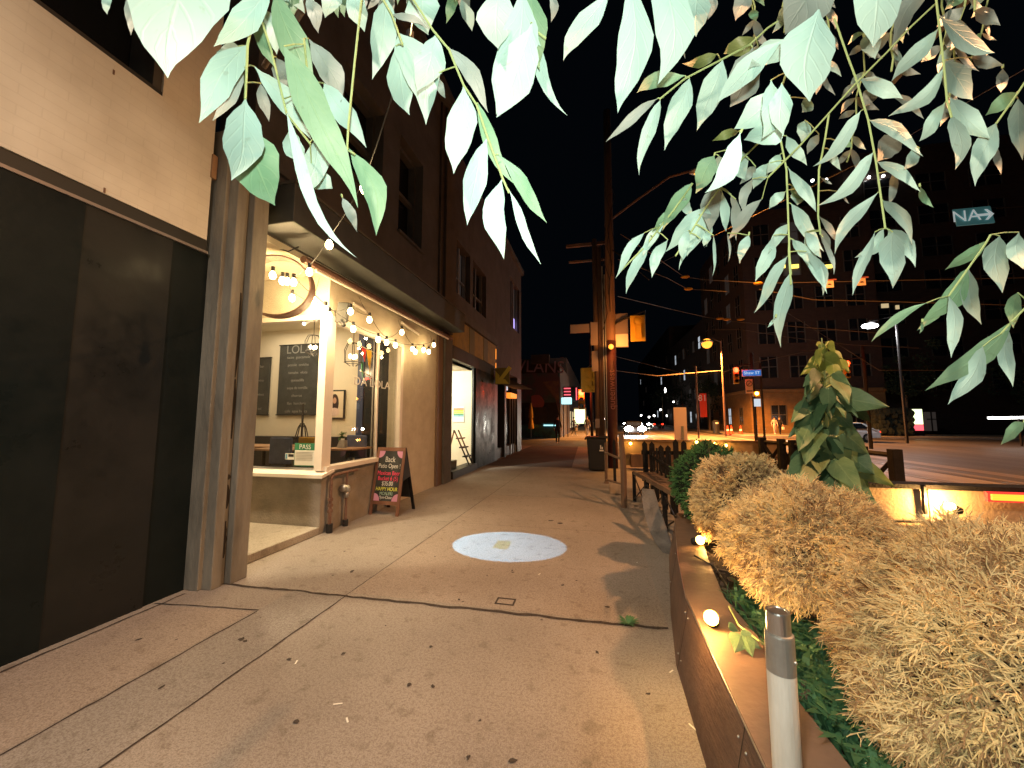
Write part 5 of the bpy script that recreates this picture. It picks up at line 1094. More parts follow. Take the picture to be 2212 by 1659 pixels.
br('g',.42,c2,[((1760,260),(1350,690),130,0,.45),((1800,620),(1440,840),170,0,.5),((1780,740),(1510,920),160,0,.5),((1480,860),(1250,1250),120,0,.34),((1470,850),(1300,920),55,2,.7)],())
br('h',.95,c2,[((1310,1010),(1180,1250),120,1),((1160,1190),(960,1490),95,1),((1250,1340),(980,1620),95,0),((1120,1280),(1170,1420),60,0),((1210,1390),(1140,1665),95,0),((1270,1350),(1250,1600),85,0),((1350,1200),(1270,1500),120,3),((1360,1240),(1400,1500),60,0),((1440,970),(1520,1170),130,0),((1560,1160),(1500,1400),60,3),((1000,1430),(860,1670),60,0),((1050,1370),(900,1500),60,1),((1420,1260),(1480,1500),45,3),((1340,1010),(1350,1200),100,0),((1620,1290),(1400,1560),70,3),((1580,1080),(1480,1200),55,3),((1659,1060),(1570,1230),80,0),((1450,1290),(1465,1560),40,3)],[[(1750,760),(1659,870),(1500,1020),(1360,1200),(1260,1340),(1150,1520),(1060,1659)],[(1170,1190),(1050,1360),(960,1470),(860,1600),(700,1760)]])
br('i',.8,c3,[((1110,100),(1480,330),140,0),((1340,70),(1510,160),110,3,1.2),((1040,-80),(790,320),110,3,.9),((1100,190),(800,530),95,0),((1140,440),(790,770),85,0),((1150,395),(1340,640),185,0),((1150,660),(970,910),85,0),((1180,630),(1450,890),165,0),((1190,750),(1225,1100),125,0),((1475,800),(1340,1210),140,0),((1610,600),(1400,740),90,1,1.),((1620,640),(1630,1040),130,0,1.),((1520,440),(1505,600),75,3,1.3),((1320,370),(1530,430),85,3,1.3),((1300,800),(1290,900),70,1,1.1),((1480,940),(1515,1130),50,3,1.2)],[[(1080,-90),(1090,0),(1140,430),(1160,650),(1190,760)],[(1700,480),(1620,600),(1480,800)]])
br('j',.85,c3,[((590,510),(870,655),115,0),((600,720),(290,1080),80,0),((660,780),(1015,1000),95,0),((680,990),(330,1350),85,0),((710,1050),(1000,1230),78,0),((985,1210),(1065,1350),50,1),((710,1250),(430,1650),80,0),((745,1300),(945,1580),88,0),((750,1480),(570,1680),75,0),((780,1490),(960,1730),115,0),((700,560),(640,690),85,3,1.2),((870,900),(700,1040),135,3,1.2),((980,960),(885,1105),75,0),((820,1110),(760,1340),55,3,1.2),((780,600),(1020,760),60,3,1.),((620,240),(700,380),130,0,1.0)],[[(430,120),(510,350),(570,510),(650,780),(700,1050),(760,1480)],[(1090,20),(920,180),(770,340),(560,550),(390,740),(210,940),(0,1150)]])
br('k',.9,c3,[((120,880),(250,1075),80,0),((130,1085),(320,1370),80,0),((115,1240),(0,1350),60,0),((150,1320),(350,1640),90,0),((130,1450),(-10,1640),65,0),((155,1550),(270,1720),70,0),((210,1230),(190,1330),85,0,1.1),((330,870),(250,1000),55,3,1.1),((400,970),(480,1100),50,0,1.1),((440,910),(550,945),65,1,1.1),((270,640),(220,730),80,0,1.2),((240,780),(210,920),90,0,1.2),((80,1000),(0,1130),70,0),((150,1200),(250,1290),70,1,1.1),((340,1150),(420,1190),20,3,1.2),((460,1240),(530,1320),18,3,1.2),((330,1400),(470,1570),45,3,1.1),((340,1480),(410,1659),50,3,1.1)],[[(90,560),(75,870),(120,1100),(140,1659),(150,1780)],[(395,740),(370,900),(330,1100),(325,1400),(340,1520)]])
br('k',.9,c4,[((1310,150),(1015,655),95,0),((1335,300),(1240,960),125,0),((1210,690),(1135,785),25,0),((1370,0),(1640,495),105,0),((1470,-60),(1610,165),95,0),((1190,-40),(1015,370),115,0),((970,-40),(880,210),85,0),((600,-80),(570,60),65,0),((655,-40),(630,325),28,0),((780,-60),(800,195),20,3),((540,-10),(345,275),35,0),((430,-80),(390,185),85,0),((250,0),(90,330),95,0),((90,-40),(-130,480),85,0),((40,-60),(-220,340),75,0)],[[(1330,-20),(1325,100),(1335,250),(1345,400)]])
br('l',.8,c3,[((400,-170),(130,240),310,3,.5),((330,60),(250,660),330,0,.38),((680,-220),(665,310),290,0,.42),((200,270),(-120,460),140,0,.5),((90,540),(105,880),140,0,.45),((20,520),(-40,900),150,0,.45)],[[(330,60),(200,280),(120,470),(90,560)]])
br('m',.8,c5,[((1380,0),(1035,225),85,1),((1470,-30),(1480,415),195,0),((1220,225),(855,660),150,1),((905,490),(488,815),62,1),((1230,230),(1310,665),135,0),((1075,440),(1085,920),118,0),((1080,440),(840,720),60,1,.9),((1570,630),(868,1150),155,1),((1340,830),(1080,1290),155,0),((1530,660),(1555,1145),125,0),((1610,410),(1590,690),120,1),((1659,1420),(1480,1600),95,1),((1620,-60),(1640,230),160,0),((870,640),(850,730),25,1)],[[(1400,-40),(1360,30),(1220,230),(1075,435)],[(1720,480),(1580,620),(1480,730)]])
br('m',.85,c5,[((640,-60),(640,380),195,0),((500,-60),(310,430),80,0),((-40,-60),(80,135),85,0),((95,-20),(175,275),42,3),((-30,90),(108,430),85,0)],())
# loose background leaves in the dense upper right of the crown
rr=random.Random(21);bgl=[];bgt=[]
for k in range(8):
    x0=1650+74*k+rr.uniform(-20,20);L_=rr.uniform(120,330) if x0>1850 else rr.uniform(60,180);d=rr.uniform(1.25,1.9);pl_=[(x0,-70)];y=-70;x=x0
    while y<L_:
        y+=28;x+=rr.uniform(-12,8);pl_.append((x,y))
        for s_ in(-1,1):
            if rr.random()<.62:
                ln=rr.uniform(55,95)*1.1/d;an=rr.uniform(.15,1.1)*s_;bgl.append((x,y,x+math.sin(an)*ln,y+math.cos(an)*ln,ln*rr.uniform(.2,.38),d+rr.uniform(-.1,.1),rr.choice([0,3,3,1,3])))
    bgt.append((pl_,d))
for k in range(5):
    x0=620+90*k+rr.uniform(-20,20)
    for q in range(5):
        x=x0+rr.uniform(-30,30);y=-60+rr.uniform(0,60);ln=rr.uniform(50,80);an=rr.uniform(-.6,.6);bgl.append((x,y,x+math.sin(an)*ln,y+math.cos(an)*ln,ln*.3,1.2,rr.choice([0,3,1])))
G_['bg']=[bgt,bgl]
rr=random.Random(33)
TW=[]
for g_ in G_.values():
    f_=lambda d: (.60+(d-.42)*.5) if d<1 else .9+(d-1)*.6
    g_[0]=[(p,f_(d)) for p,d in g_[0]];g_[1]=[(*l[:5],f_(l[5]),l[6]) for l in g_[1]]
for key,(tw,lv) in G_.items():
    for pts,d in tw: TW.append([pts,d,[],key])
for key,(tw,lv) in G_.items():
    for l in lv:
        bx,by,tx,ty,wp,d,mi=l;best=None
        for w_ in TW:
            if (key=='bg')!=(w_[3]=='bg') or abs(w_[1]-d)>.3: continue
            pts=w_[0]
            for i in range(len(pts)-1):
                ax,ay=pts[i];cx,cy_=pts[i+1];vx,vy=cx-ax,cy_-ay;t_=max(0,min(1,((bx-ax)*vx+(by-ay)*vy)/(vx*vx+vy*vy+1e-9)))
                qx,qy=ax+vx*t_,ay+vy*t_;dist=math.hypot(qx-bx,qy-by)+ (18 if qy>by+8 else 0)
                if best is None or dist<best[0]: best=(dist,w_,(qx,qy))
        if best and best[0]<62: best[1][2].append((l,best[2]))
        else: TW.append([[(bx+rr.uniform(-15,15),min(by,0)-120),(bx,by)] if by<60 else [(bx+(bx-tx)*.05,by-7),(bx,by)],d,[(l,(bx,by))],key+'x'])
for pts,d,lv,key in TW:
    if not lv: continue
    tb=MB();tb.tube([dp(*p,d) for p in pts],.0019 if d<1 else .0026,6)
    for (bx,by,tx,ty,wp,dl,mi),q in lv:
        if q!=(bx,by): tb.tube([dp(*q,d),dp((q[0]+bx)/2,(q[1]+by)/2-2,(d+dl)/2),dp(bx,by,dl)],.0011,5)
    tw_o=tb.build('hanging_branch','twig',tree)
    mb=MB();mb.uv=[];mb.fixn=False
    for l,q in lv: leaf(mb,*l,rr)
    mb.build('leaves',['leaf_pale','leaf_green','leaf_olive','leaf_grey'],tw_o,smooth=True)
# ================================================================== FAR RIGHT: buildings
def windows(t,x0,x1,y,rows,cols,mats,w_,h_,z0,dz,rr,axis='y'):
    for r_ in range(rows):
        for c_ in range(cols):
            z=z0+dz*r_;u=x0+(x1-x0)*(c_+.5)/cols
            m=rr.choice(mats)
            f=MB();
            def bx(ua,ub,za,zb,d0,d1):
                if axis=='y': f.box((ua,y-d1,za),(ub,y-d0,zb))
                else: f.box((y-d1,ua,za),(y-d0,ub,zb))
            bx(u-w_/2,u-w_/2+.1,z,z+h_,0,.06);bx(u+w_/2-.1,u+w_/2,z,z+h_,0,.06);bx(u-.05,u+.05,z,z+h_,0,.055);bx(u-w_/2+.1,u+w_/2-.1,z+h_*.5,z+h_*.5+.08,0,.05)
            fo=f.build('window','win_frame',t);f=MB();bx(u-w_/2+.1,u+w_/2-.1,z,z+h_,-.001,.012);f.build('pane',m,fo)
rr=random.Random(5)
t=thing('corner_brick_block',(18,50,0),'tall dark brick block with street lit amber ground floor across the road','building')
MB().box((17,48,4.6),(30,66,26)).build('wall','brick_dark',t);MB().box((17.05,48.05,0),(30,66,4.6)).build('ground_floor_wall','brick_yellow',t)
MB().box((16.7,47.7,4.5),(30,66,4.9)).build('cornice','brick_yellow',t)
windows(t,48.5,65,17,5,5,['win_dark','win_dark','win_dark','em_dim'],1.6,2.4,6.2,3.9,rr,'x')
windows(t,17.6,29.5,48,5,4,['win_dark','win_dark','win_dark','em_dim'],1.8,2.4,6.2,3.9,rr)
windows(t,49,65,17.05,1,4,['em_winw','win_dark','em_winw'],1.2,2.0,.9,1,rr,'x')
windows(t,18,29,48.05,1,3,['win_dark','em_dim'],1.6,2.2,.9,1,rr)
t=thing('mid_brick_block',(20,75,0),'brick block farther down the right side with pale ground floor windows','building')
MB().box((17.2,66.2,0),(32,96,18)).build('wall','brick_dark',t);windows(t,67,95,17.2,4,7,['win_dark','win_dark','win_dark','em_dim','win_dark','win_dark','em_winw'],1.4,2,.9,4.2,rr,'x')
t=thing('far_tower_block',(20,110,0),'shadowy far block closing the right side of the street','building')
MB().box((17.5,97,0),(34,170,24)).build('wall','dark_wall',t);windows(t,98,165,17.5,4,8,['win_dark','win_dark','win_dark','em_dim','win_dark','em_winw'],1.8,2,2,4.5,rr,'x')
t=thing('glass_shop_block',(45,52,0),'wide dark block set back at the right with yellow lit windows','building')
MB().box((30.1,52,0),(95,70,34)).build('wall','brick_dark',t);windows(t,31,93,52,7,12,['win_dark'],3.0,2.2,4.8,3.9,rr)
a=yp(1860,812,51.8);c_=yp(1906,832,51.8);w1_=MB().box((a.x,51.85,c_.z),(c_.x,51.95,a.z-.6)).build('lit_window','em_winy',t);w1_=MB().box((a.x+1,51.85,a.z-.5),(c_.x,51.95,a.z+.3)).build('lit_window','em_win',t)
for (x0,x1,y_) in((1936,1944,659),(1905,1921,656)): a=yp(x0,y_,51.8);c_=yp(x1,y_+8,51.8);MB().box((a.x,51.85,c_.z),(c_.x,51.95,a.z)).build('lit_window','em_win',t)
for (px,py) in ((1755,390),(1785,388),(1846,385),(1877,383),(1908,380),(1940,378)):
    a=yp(px,py,51.7);MB().sphere(a,.16,8,6).build('roof_light','em_white',t)
for (x0,x1) in((1692,1698),(1708,1727),(1766,1778),(1784,1800)):
    a=yp(x0,571,47.6);c_=yp(x1,577,47.6);o2=MB().box((a.x,47.7,c_.z),(c_.x,47.9,a.z)).build('lit_strip_window','em_winy',t)
# trees on the far side as dark masses
def streettree(x,y,h,label,seed):
    rr=random.Random(seed);o=thing('street_tree',(x,y,0),label,'tree','dark street trees across the road');MB().tube([(x,y,0),(x+.1,y,h*.5),(x,y,h*.75)],[.16,.12,.05],8).build('trunk','bark',o)
    mb=MB();mb.fixn=False
    cl=[(Vector((x+rr.gauss(0,1.1),y+rr.gauss(0,1.1),h*.72+rr.gauss(0,1.1))),rr.uniform(.5,1.1)) for _ in range(16)]
    for _ in range(1500):
        c,r_=rr.choice(cl);d=Vector((rr.gauss(0,1),rr.gauss(0,1),rr.gauss(0,1))).normalized()*r_*rr.uniform(.4,1);p=c+d;u=Vector((rr.gauss(0,1),rr.gauss(0,1),rr.gauss(0,1))).normalized()*.13;v=u.cross(Vector((rr.gauss(0,1),rr.gauss(0,1),1)).normalized())*.8
        mb.quad(p-u,p+v,p+u,p-v)
    mb.build('crown','green_core',o)
streettree(15.3,58,8,'dark street tree in front of the amber ground floor',1);streettree(15.2,75,9,'dark street tree farther down beside the orange lamp',2);streettree(15.0,95,10,'farthest dark street tree on the right side',3);streettree(31,47,8,'dark street tree left of the lit advertisement panel',4);streettree(40,46,7,'dark street tree right of the lit advertisement panel',6)
# light on that facade
# teal hanging sign NA ->
a=yp(2070,452,20);c_=yp(2140,480,20)
o=thing('teal_arrow_sign',(a.x,20,a.z),'teal sign reading NA with an arrow, high at the upper right','sign')
c=(a+c_)/2;hu=Vector(((c_.x-a.x)/2+.12,0,0));hv=Vector((-.05,0,(a.z-c_.z)/2+.02))
MB().obox(c+Vector((0,.05,.0)),hu,(0,.03,0),hv).build('panel','sign_teal_glow',o);text('lettering','NA','sign_letter_glow',.72,c+Vector((-.30,-.02,.0)),(1,0,.0),(0,0,1),o)
b=MB();q=c+Vector((.34,-.02,.0));b.box((q.x-.22,q.y,q.z-.05),(q.x+.2,q.y+.01,q.z+.05));b.prism([(q.x+.02,q.y-.003,q.z+.24),(q.x+.12,q.y-.003,q.z+.24),(q.x+.34,q.y-.003,q.z),(q.x+.12,q.y-.003,q.z-.24),(q.x+.02,q.y-.003,q.z-.24),(q.x+.2,q.y-.003,q.z)],(0,.012,0));b.build('arrow','sign_letter_glow',o)
MB().tube([c+Vector((.9,.1,.3)),(c.x+3,20.2,c.z+.3)],.04,6).tube([(c.x+3,20.2,0),(c.x+3,20.2,c.z+.5)],.12,8).build('support_pole','iron',o)
# signal cluster on the right
def rsig(px,py,y,label,s=1.):
    p=yp(px,py,y);o=signal('traffic_signal',(p.x,y,p.z-.3),label,True,sc_=s);MB().tube([(p.x+.9,y+.1,0),(p.x+.9,y+.1,p.z+1)],.09,8).build('mast','iron',o);MB().tube([(p.x,y+.1,p.z+.25),(p.x+.9,y+.1,p.z+.35)],.04,6).build('mast_arm','iron',o);light('signal_glow','POINT',(p.x,y-.6,p.z),25,(1,.05,.03),.1,o);return p
p=rsig(1589,800,24,'red traffic light left of the blue street name sign',.95);rsig(1827,786,24,'red traffic light half hidden behind the leafy sapling',.95)
a=yp(1601,801,24);c_=yp(1641,812,24);o=thing('street_name_sign',(a.x,24,a.z),'blue street name sign reading Shaw ST','street sign')
MB().box((a.x,23.8,c_.z),(c_.x,23.84,a.z)).build('panel','em_blue',o);MB().box((a.x-.03,23.81,c_.z-.03),(c_.x+.03,23.835,a.z+.03)).build('border','sign_white',o);text('lettering','Shaw ST','em_winw',.24,((a.x+c_.x)/2,23.785,(a.z+c_.z)/2),(1,0,0),(0,0,1),o)  # panel and letters emit, standing in for light a reflective sign returns
a=yp(1607,820,24);c_=yp(1624,850,24);o=thing('no_parking_sign',(a.x,24,a.z),'white no turn sign with a circle below the blue street sign','road sign')
MB().box((a.x,23.8,c_.z),(c_.x,23.84,a.z)).build('panel','pink_board',o);m_=(a.x+c_.x)/2;b=MB();b.tube([(m_+.15*math.cos(i*.5),23.78,a.z-.25+.15*math.sin(i*.5)) for i in range(14)],.015,5);b.tube([(m_-.1,23.78,a.z-.35),(m_+.1,23.78,a.z-.15)],.012,5);b.box((m_-.15,23.785,c_.z+.1),(m_+.15,23.79,c_.z+.16));b.build('symbol','black',o)
a=yp(1625,846,24);o=thing('pedestrian_signal',(a.x,24,a.z),'small pedestrian signal with an orange hand above a white plate','signal')
MB().box((a.x,23.8,a.z-.28),(a.x+.3,24,a.z)).build('housing','signal_yellow',o);MB().sphere((a.x+.15,23.78,a.z-.12),.09,10,7,(1,.4,1)).build('lens','em_spot',o);MB().box((a.x,23.8,a.z-.85),(a.x+.32,23.84,a.z-.42)).build('plate','em_winw',o)
MB().tube([(a.x+.45,23.9,0),(a.x+.45,23.9,a.z+1.6)],.06,8).build('post','iron',o)
# overhead streetcar wires
def wire(pts,label,rad=.014):
    P_=[yp(px,py,y) for px,py,y in pts];o=MB().tube(P_,rad,5).build('overhead_wire','wire_m');return tag(o,label,'overhead wire','streetcar wires over the road')
wire([(1340,505,13),(1395,540,14),(1478,598,17),(1520,604,17),(1650,612,17),(2212,600,17)],'topmost overhead wire kinking at an amber clamp')
wire([(1335,560,13),(1440,600,15),(1485,624,17),(1570,630,17)],'second overhead wire just below the topmost one')
wire([(1335,640,13),(1450,668,18),(1530,686,20),(1600,696,20),(1900,720,20)],'overhead wire crossing just above the middle orange lamp')
wire([(1535,712,22),(1600,712,22),(1700,728,22),(1840,745,22),(1985,752,22)],'overhead wire passing just below the middle orange lamp')
wire([(1330,770,30),(1500,812,30),(1560,805,30),(1620,785,28),(1810,745,26)],'low overhead wire above the far headlights',.02)
wire([(1325,800,40),(1420,812,40),(1560,800,40)],'faint far overhead wire beneath the others',.03)
wire([(1640,625,17),(1760,648,17),(1860,650,17),(2212,660,17)],'overhead wire carrying the two small white plates')
wire([(1395,585,18),(1600,480,14),(1900,330,10),(2212,150,6)],'diagonal overhead wire rising behind the leaves to the upper right',.006)
wire([(1660,650,22),(1900,800,22),(2050,800,22)],'sagging overhead wire right of the sapling',.012)
o=thing('wire_clamps',yp(1478,598,17),'amber wire clamps and insulators on the streetcar wires','insulators')
for px,py,y in ((1480,598,17),(1487,624,17),(1555,688,20),(1570,690,20),(1638,612,17),(1600,690,20)):
    MB().sphere(yp(px,py,y),.1,8,6,(1.8,1,.6)).build('clamp','umbrella_y',o)
for i,(px,py) in enumerate(((1790,613),(1859,608))):
    a=yp(px-11,py-6,17);c_=yp(px+11,py+8,17);o=thing('hanging_plate',(a.x,17,a.z),('white plate with red edge hanging from the wire, left one','white plate with red edge hanging from the wire, right one')[i],'plate')
    MB().box((a.x,16.98,c_.z),(c_.x,17.0,a.z)).build('plate','pink_board',o);MB().box((a.x-.1,16.97,a.z),(c_.x+.1,17.02,a.z+.05)).build('red_bar','mural_pink',o);MB().tube([(a.x+.2,16.97,(a.z+c_.z)/2),(c_.x-.2,16.97,(a.z+c_.z)/2)],.03,6).build('mark','sign_back',o)
p=yp(1879,704,30);o=thing('white_street_lamp',(p.x,30,0),'cool white street lamp high at right of the sapling','street lamp')
MB().sphere(p,.35,12,8,(1.4,.8,.5)).build('lens','em_led',o,smooth=True);MB().tube([(p.x+1.5,30,0),(p.x+1.5,30,p.z+.6),(p.x,30,p.z+.3)],.08,8).build('post','iron',o);light('lamp_light','POINT',p-Vector((0,0,.5)),900,(.9,.95,1),.2,o)
# banner
a=yp(1508,850,34);c_=yp(1527,880,34);o=thing('banner_pole',(a.x-.1,34,0),'pole carrying a small orange printed banner across the road','banner')
MB().tube([(a.x-.1,34,0),(a.x-.1,34,6)],.07,8).build('pole','utility_wood',o);MB().box((a.x+.1,34,c_.z-.8),(c_.x,34.03,a.z)).build('banner','em_orange' if False else 'cone_red',o);text('lettering','81','white_mark',.7,((a.x+c_.x)/2,33.98,a.z-.4),(1,0,0),(0,0,1),o)
# ad panel right
a=yp(1970,884,44);c_=yp(1994,930,44);o=thing('right_ad_panel',(a.x,44,0),'bright lit advertisement panel on the far right sidewalk','ad panel')
MB().box((a.x,43.9,c_.z+.6),(c_.x,44,a.z)).build('lit_face','em_ad',o);MB().box((a.x,43.9,c_.z),(c_.x,44,c_.z+.6)).build('lit_foot','em_neonred',o);MB().box((a.x-.1,44,0),(c_.x+.1,44.2,a.z+.1)).build('frame','iron',o)
a=yp(1998,890,46);c_=yp(2022,920,46);o=thing('lit_shop_window',(a.x,46,0),'dim blue lit kiosk with a window grid right of the advertisement panel','kiosk');MB().box((a.x,45.9,0.4),(c_.x,46.5,a.z)).build('lit_face','em_dim',o);MB().box(((a.x+c_.x)/2-.05,45.85,.4),((a.x+c_.x)/2+.05,45.9,a.z)).build('mullion','iron',o);MB().box((a.x,45.86,1.5),(c_.x,45.89,1.6)).build('mullion','iron',o)
# hedge
o=thing('dark_hedge',(28,43,0),'clipped dark hedge left of the lit advertisement panel','hedge');a=yp(1888,886,43);c_=yp(1962,930,43);b=MB();
for i in range(260): q=Vector((R.uniform(a.x,c_.x),R.uniform(42.4,43.6),R.uniform(.1,a.z)));b.sphere(q,.3,5,4)
b.fixn=False;b.build('foliage','hedge',o)
# tall rod lamp right side
o=thing('tube_lamp',yp(2120,908,30),'short white tube light at the far right','lamp');a=yp(2060,890,40);a=yp(2135,903,30);MB().tube([a,a+Vector((3,0,.05))],.07,8).build('tube','em_white',o);MB().tube([a+Vector((1.5,0,0)),(a.x+1.5,30,-.1)],.06,6).build('post','iron',o)
# cones
g0=yp(1571,915,47);cn=thing('traffic_cone',(0,0,0),'left traffic cone of the pair on the far sidewalk','traffic cone','orange cones on the far sidewalk')
MB().lathe((0,0,0),[(.30,0),(.30,.04),(.17,.05),(.05,.85),(.03,.88)],12).build('cone','cone_red',cn);MB().lathe((0,0,0),[(.128,.35),(.10,.52)],12).build('band','white_mark',cn)
for k,(px,lab) in enumerate(((1571,None),(1579,'right traffic cone of the pair on the far sidewalk'),(1599,'lone traffic cone right of the pair'))):
    c=cn if k==0 else copy_tree(cn);q=yp(px,910,44);c.location=(q.x,44,0)
    if lab: c['label']=lab
# bins across
q=yp(1546,915,46);o=thing('litter_bin',(q.x,46,0),'dark litter bin on the far sidewalk left of the cones','bin');MB().lathe((q.x,46,0),[(.35,0),(.4,1.2),(.42,1.25),(.2,1.45)],12).build('body','black',o);MB().box((q.x-.15,45.58,1.05),(q.x+.15,45.6,1.2)).build('slot','pink_board',o)
# ================================================================== CARS
def car(name,x,y,col,label,face,rz=0,hr=.2,grp='cars on the road',L=4.4,Wd=1.8,hh=1.45,lights=True):
    """face: 1 = headlights toward the camera, -1 = tail lights toward the camera"""
    o=thing(name,(x,y,-.13),label,'car',grp)
    def P(u,v,w_): return Vector((x+u*Wd/2,y+v*L/2*face,-.13+w_*hh))
    pr=[(-1,.2),(-1,.5),(-.95,.58),(-.45,.64),(-.25,.95),(-.15,1.0),(.45,1.0),(.6,.97),(.85,.66),(.98,.62),(1,.45),(1,.2)]
    b=MB();n=len(pr)
    for u,ins in((-1,0),(1,0)):
        for v,w_ in pr: b.v.append(P(u*(.82 if w_>.7 else 1),v,w_))
    for i in range(n): j=(i+1)%n;b.face((i,j,n+j,n+i))
    b.face(range(n));b.face(range(2*n-1,n-1,-1));b.build('body',col,o,bevel=.06)
    b=MB();b.quad(P(-.76,-.475,.665),P(.76,-.475,.665),P(.72,-.29,.93),P(-.72,-.29,.93));
    for q in b.v: q.y-=.03*face;q.z+=.02
    b.build('windshield','car_glass',o)
    for u in(-1,1):
        b=MB();b.quad(P(u*1.0,-.38,.68),P(u*1.0,.7,.68),P(u*.83,.52,.95),P(u*.83,-.2,.95))
        for q in b.v: q.x+=(.02 if q.x>x else -.02)
        b.build('side_window','car_glass',o)
    b=MB();b.quad(P(-.76,.86,.67),P(.76,.86,.67),P(.72,.62,.95),P(-.72,.62,.95));
    for q in b.v: q.y+=.03*face;q.z+=.02
    b.build('rear_window','car_glass',o)
    for u in(-1,1):
        for v in(-.62,.62):
            c=P(u*.9,v,0)+Vector((0,0,.32));w=MB().tube([c-Vector((.1,0,0)),c+Vector((.1,0,0))],.32,14).build('wheel','rubber',o);MB().tube([c+Vector((u*.1,0,0)),c+Vector((u*.12,0,0))],.18,10).build('rim','galv',w)
    for u in(-.75,.75):
        c=P(u,-1,.47);MB().sphere(c,hr,10,6,(1.2,.5,.8)).build('headlight','em_head' if (face==1 and lights) else 'galv',o)
        c=P(u,1,.52);MB().sphere(c,.15,10,6,(1.4,.4,.7)).build('tail_light','em_red',o)
    return o
g=gp(1372,924);car('parked_car',yp(1368,915,44).x,44,'car_dark','dark car with dazzling headlights coming up the street',1,hr=.34)
light('headlight_beam','POINT',(yp(1368,915,41).x,40.6,.55),700,(1,.95,.8),.1)
car('parked_car',10.6,74,'car_dark','dark car with red tail lights, second to the right of the dazzling one',-1)
car('parked_car',9.0,80,'car_dark','distant car with paired white headlights right of the dazzling one',1)
car('parked_car',6.4,88,'car_dark','distant car with yellow headlights left of the dazzling one',1)
cw=car('parked_car',0,0,'car_white','white sedan crossing behind the leafy sapling',1,L=4.7);cw.location=(yp(1806,915,34).x,34,-.13);cw.rotation_euler=(0,0,math.radians(-86))
light('headlight_beam','POINT',(yp(1722,915,33.8).x-.3,33.6,.6),60,(1,.95,.8),.1)
for i,(px,py,y) in enumerate(((1413,898,90),(1402,901,95),(1385,897,100),(1440,898,100),(1455,868,90),(1437,843,85),(1305,905,100),(1427,885,95))):
    p=yp(px,py,y);o=thing('far_light',p,['pair of far white headlights below the square sign','far white headlight left of the square lit sign','far white lamp nearest the dazzling car','far white lamp beside the red tail lights','small white lit sign beside the blank board','tall white lit shop sign far down the street','yellowish far headlight right of the red pole','square white lit sign far down the street'][i],'light')
    MB().sphere(p,.2,8,6,(1,.5,1) if i not in(5,) else (.8,.5,2.6)).build('lamp','em_white',o);MB().tube([p+Vector((0,.2,0)),(p.x,p.y+.2,-.1)],.05,5).build('stem','iron',o)
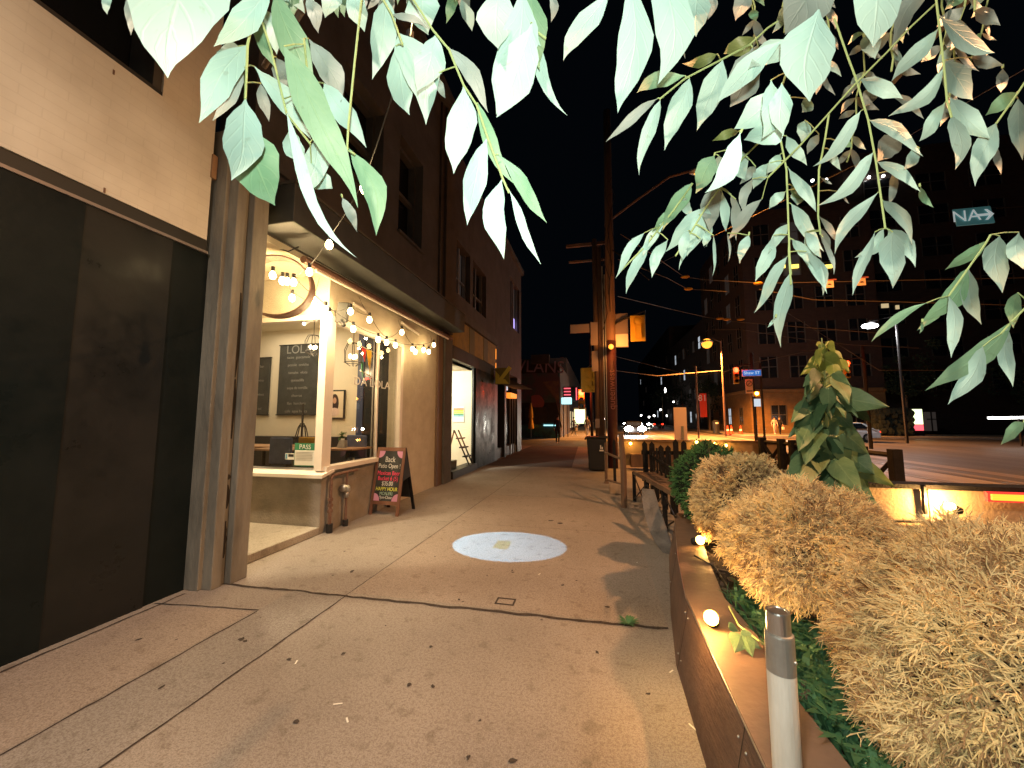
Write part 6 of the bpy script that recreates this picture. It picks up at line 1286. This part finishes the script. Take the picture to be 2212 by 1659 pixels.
# ================================================================== PEOPLE
def person(x,y,h,label,top,bottom,shoe,pose=(0,.12,-.1),turn=0,bag=None,hair='hair_dark',z0=0):
    o=thing('person',(x,y,z0),label,'person')
    s=h/1.75;st,sw,_=pose
    J={'pel':(0,0,.95),'wai':(0,.0,1.12),'che':(0,-.01,1.33),'nek':(0,0,1.50),'hd0':(0,-.01,1.58),'hd1':(0,-.015,1.70),'ls':(-.17,0,1.42),'le':(-.22,.04+sw,1.15),'lw':(-.2,sw*1.2,.90),'lf':(-.2,sw*1.3-.02,.80),'rs':(.17,0,1.42),'re':(.22,.02-sw,1.15),'rw':(.2,-sw*1.4-.04,.91),'rf':(.2,-sw*1.4-.07,.82),
       'lh':(-.09,0,.92),'lk':(-.1,-st*.5,.50),'la':(-.1,-st+.03,.09),'lt':(-.1,-st-.12,.04),'rh':(.09,0,.92),'rk':(.1,st*.35,.50),'ra':(.1,st+.03,.09),'rt':(.1,st-.12,.04)}
    Rr={'pel':.13,'wai':.115,'che':.135,'nek':.05,'hd0':.075,'hd1':.085,'ls':.065,'le':.045,'lw':.032,'lf':.03,'rs':.065,'re':.045,'rw':.032,'rf':.03,'lh':.095,'lk':.06,'la':.042,'lt':.035,'rh':.095,'rk':.06,'ra':.042,'rt':.035}
    E_=[('pel','wai'),('wai','che'),('che','nek'),('nek','hd0'),('hd0','hd1'),('che','ls'),('ls','le'),('le','lw'),('lw','lf'),('che','rs'),('rs','re'),('re','rw'),('rw','rf'),('pel','lh'),('lh','lk'),('lk','la'),('la','lt'),('pel','rh'),('rh','rk'),('rk','ra'),('ra','rt')]
    ks=list(J);ix={k:i for i,k in enumerate(ks)};ct,sn=math.cos(turn),math.sin(turn)
    vs=[(s*(J[k][0]*ct-J[k][1]*sn),s*(J[k][0]*sn+J[k][1]*ct),s*J[k][2]) for k in ks]
    me=bpy.data.meshes.new('body');me.from_pydata(vs,[(ix[a],ix[b_]) for a,b_ in E_],[])
    ob=bpy.data.objects.new('body',me);COL.objects.link(ob);sk=ob.modifiers.new('s','SKIN')
    for i,k in enumerate(ks): me.skin_vertices[0].data[i].radius=(Rr[k]*s,Rr[k]*s)
    me.skin_vertices[0].data[0].use_root=True
    sb=ob.modifiers.new('u','SUBSURF');sb.levels=1;sb.render_levels=1
    dg=bpy.context.evaluated_depsgraph_get();m2=bpy.data.meshes.new_from_object(ob.evaluated_get(dg));bpy.data.objects.remove(ob)
    for m in(top,bottom,shoe,'skin'): m2.materials.append(M[m])
    for p in m2.polygons:
        z=p.center.z/s;r_=math.hypot(p.center.x,p.center.y)/s;p.use_smooth=True
        p.material_index=3 if z>1.49 else (0 if (z>.98 and not (r_>.19 and z<1.1)) else (3 if (r_>.19 and z>.74 and abs(J['lw'][0])>0 and z<1.0) else (2 if z<.1 else 1)))
    ob=bpy.data.objects.new('body',m2);COL.objects.link(ob);ob.parent=o
    hb=MB().sphere((x-sn*.0,y+.015*s*ct,z0+1.70*s),.1*s,12,8,(.95,1.05,1.1));
    if hair=='long': hb.sphere((x,y+.05*s,z0+1.56*s),.09*s,10,7,(1,.7,1.7))
    hb.build('hair','hair_dark',o,smooth=True)
    if bag:
        p=Vector((x+.26*s,y-.05,z0+.62*s));MB().obox(p,(.1,.02,0),(-.01,.06,0),(0,0,.15)).build('bag',bag,o)
    return o
g=gp(1205,958);person(g.x,g.y,1.78,'standing figure in dark clothes and white sneakers on the left sidewalk','cloth_black','cloth_black','shoe_white',(.06,.05,0),.5)
g=gp(1240,941);person(g.x,g.y,1.75,'distant person in black with pale shoes walking past the lit panel','cloth_black','cloth_black','shoe_white',(.28,.15,0),1.2,'white_card')
g=gp(1271,938);person(g.x,36,1.8,'distant person in grey jeans walking beside the poles','brown_wall','cloth_grey','shoe_white',(.25,.1,0),.3)
p=yp(1673,915,44);person(p.x,44,1.75,'person in a pale pink top with long dark hair on the far sidewalk','cloth_pale','cloth_pale','shoe_white',(.1,.1,0),.2,hair='long')
p=yp(1684,915,44.3);person(p.x,44.3,1.8,'person in black carrying a white bag on the far sidewalk','cloth_black','cloth_black','cloth_black',(.15,.1,0),.1,'white_card')
